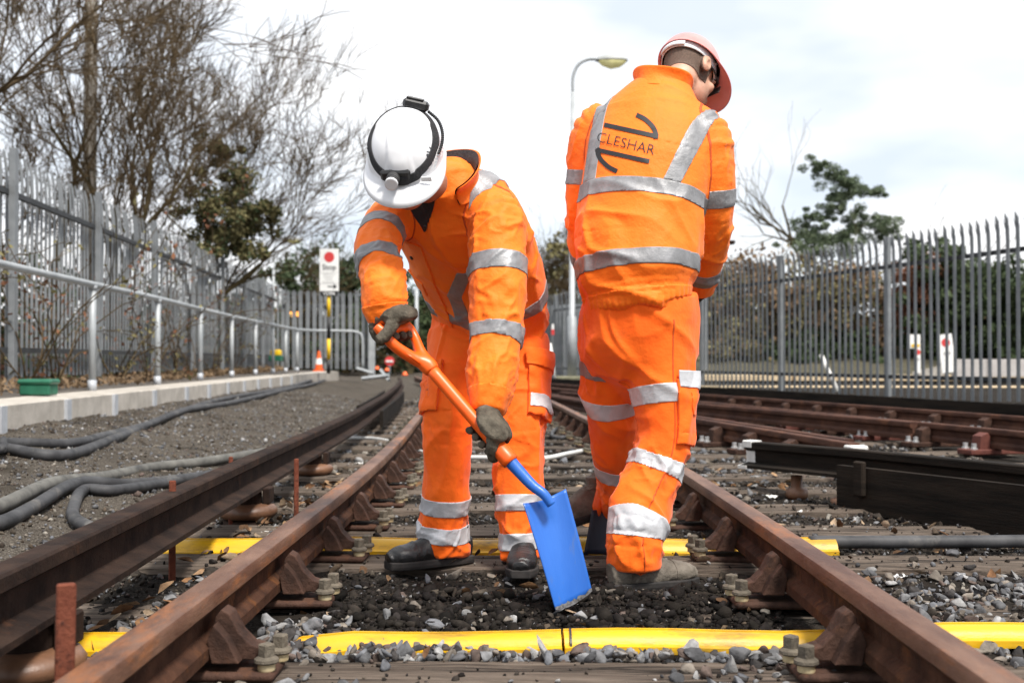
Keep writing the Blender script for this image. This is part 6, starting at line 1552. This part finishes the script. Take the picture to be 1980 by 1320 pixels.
# head and helmet
MBh = frame((.60, .50, -.62), (.30, .62, .74)); hcB = P(1333, 142, 3.99)
body_b, hkB = make_head(hcB, MBh, torB.c[-4], skin, pb)
patch_obj('hair', hkB, [('z', -.055, 99), ('y', -99, .03), ('x', -.082, .082)], .0018, hair_m, body_b, .002)
hb_, hbs = make_helmet(hcB+MBh[:, 2]*.032, MBh, pink_shell, pb, a=.102, b=.127, h=.118)
HB = lambda x, y, z: hcB+MBh[:, 2]*.032+MBh@np.array((x, y, z))
ln_ = []; F = []; n = 40
for i in range(13):
    ph = i/12*math.pi/2*.97
    for j in range(n): th = 2*math.pi*j/n; ln_.append(HB(math.sin(th)*.094*math.sin(ph), math.cos(th)*.118*math.sin(ph), .109*math.cos(ph)))
F = np.array([(i*n+j, i*n+(j+1) % n, (i+1)*n+(j+1) % n, (i+1)*n+j) for i in range(12) for j in range(n)])
mesh('liner', ln_, F, lining, hb_, True)
V = []; 
for i in range(5):
    for j in range(n): th = 2*math.pi*j/n; V.append(HB(math.sin(th)*(.084+.004*i/4), -.012+math.cos(th)*(.104+.004*i/4), -.022+.034*i/4+.006*math.cos(th)))
F = np.array([(i*n+j, i*n+(j+1) % n, (i+1)*n+(j+1) % n, (i+1)*n+j) for i in range(4) for j in range(n)])
o = mesh('headband', V, F, white_plastic, hb_, True); md = o.modifiers.new('t', 'SOLIDIFY'); md.thickness = .003
V = [HB(math.sin(th)*.0905, -.012+math.cos(th)*.1105, -.010+.006*math.cos(th)+dz) for th in np.linspace(math.pi-.55, math.pi+.55, 14) for dz in (-.013, .013)]
F = np.array([(2*k, 2*k+2, 2*k+3, 2*k+1) for k in range(13)]); o = mesh('adjuster', V, F, white_plastic, hb_, True); md = o.modifiers.new('t', 'SOLIDIFY'); md.thickness = .006
for th in (.6, 1.2, 1.9, 2.55, -2.55, -1.9, -1.2, -.6):
    MB().tube([HB(math.sin(th)*.086, -.010+math.cos(th)*.106, .008), HB(math.sin(th)*.091, math.cos(th)*.113, .028), HB(math.sin(th)*.096, math.cos(th)*.120, .012)], [.006, .005, .004], 6).build('harness_strap', white_plastic, hb_)
gl = MB().tube([hcB+MBh@np.array((.084,-.022,.006)), hcB+MBh@np.array((.083,.03,.006)), hcB+MBh@np.array((.070,.085,.003))], .0032, 6).build('safety_glasses', black_plastic, body_b)
MB().box(hcB+MBh@np.array((.035,.104,-.002)), (.060,.004,.034), Matrix(MBh.tolist()), bev=.002).build('lens', black_plastic, gl); MB().box(hcB+MBh@np.array((-.035,.104,-.002)), (.060,.004,.034), Matrix(MBh.tolist()), bev=.002).build('lens', black_plastic, gl)
# shoes, gloves and the dark shovel he treads down
make_boot(np.array((P(1180,1120,3.52)[0], 3.52, -.018)), (.90, .42), boot_grey, rubber, pb)
make_boot(P(1196, 988, 4.19), (-.72, -.15), boot_grey, rubber, pb, pitch=-.25, L=.25)
sb_ = empty('shovel', (.27, 4.1, 0), 'dark navy shovel blade trodden into the ballast behind the standing worker', 'shovel')
TL, TR, BR, BL = P(1144,985,4.06), P(1180,985,4.10), P(1184,1072,4.08), P(1128,1070,4.04); V = []
for j in range(9):
    for i in range(9):
        a, c = i/8, j/8; p_ = (TL*(1-a)+TR*a)*(1-c)+(BL*(1-a)+BR*a)*c; V.append(p_+np.array((0, .012*(1-(2*a-1)**2), 0)))
F = np.array([(j*9+i, j*9+i+1, (j+1)*9+i+1, (j+1)*9+i) for j in range(8) for i in range(8)]); o = mesh('blade', V, F, shovel_navy, sb_, True); md = o.modifiers.new('t', 'SOLIDIFY'); md.thickness = .004
hA, hB2 = np.array((.27, 4.09, .17)), P(1262, 555, 4.32)
MB().tube([hA-np.array((0,0,.03)), hA, hB2], [.012, .019, .019], 14).build('shaft', shovel_orange, sb_, smooth=True)
MB().tube([hB2+np.array((-.06,0,.05)), hB2+np.array((.06,0,.05))], .014, 12).build('grip_bar', shovel_orange, sb_, smooth=True); MB().tube([hB2, hB2+np.array((-.055,0,.05))], .012, 8).build('yoke', shovel_orange, sb_); MB().tube([hB2, hB2+np.array((.055,0,.05))], .012, 8).build('yoke', shovel_orange, sb_)
sdir = unit(hB2-hA)
make_grip(hB2+np.array((0,0,.05)), (1,0,0), (0,-.2,1), .014, s2L.c[-1]*.35+(hB2+np.array((-.02,-.05,.11)))*.65, glove_m, pb)
make_grip(hB2-sdir*.30, sdir, (.8,-.4,.2), .019, s2R.c[-1], glove_m, pb)
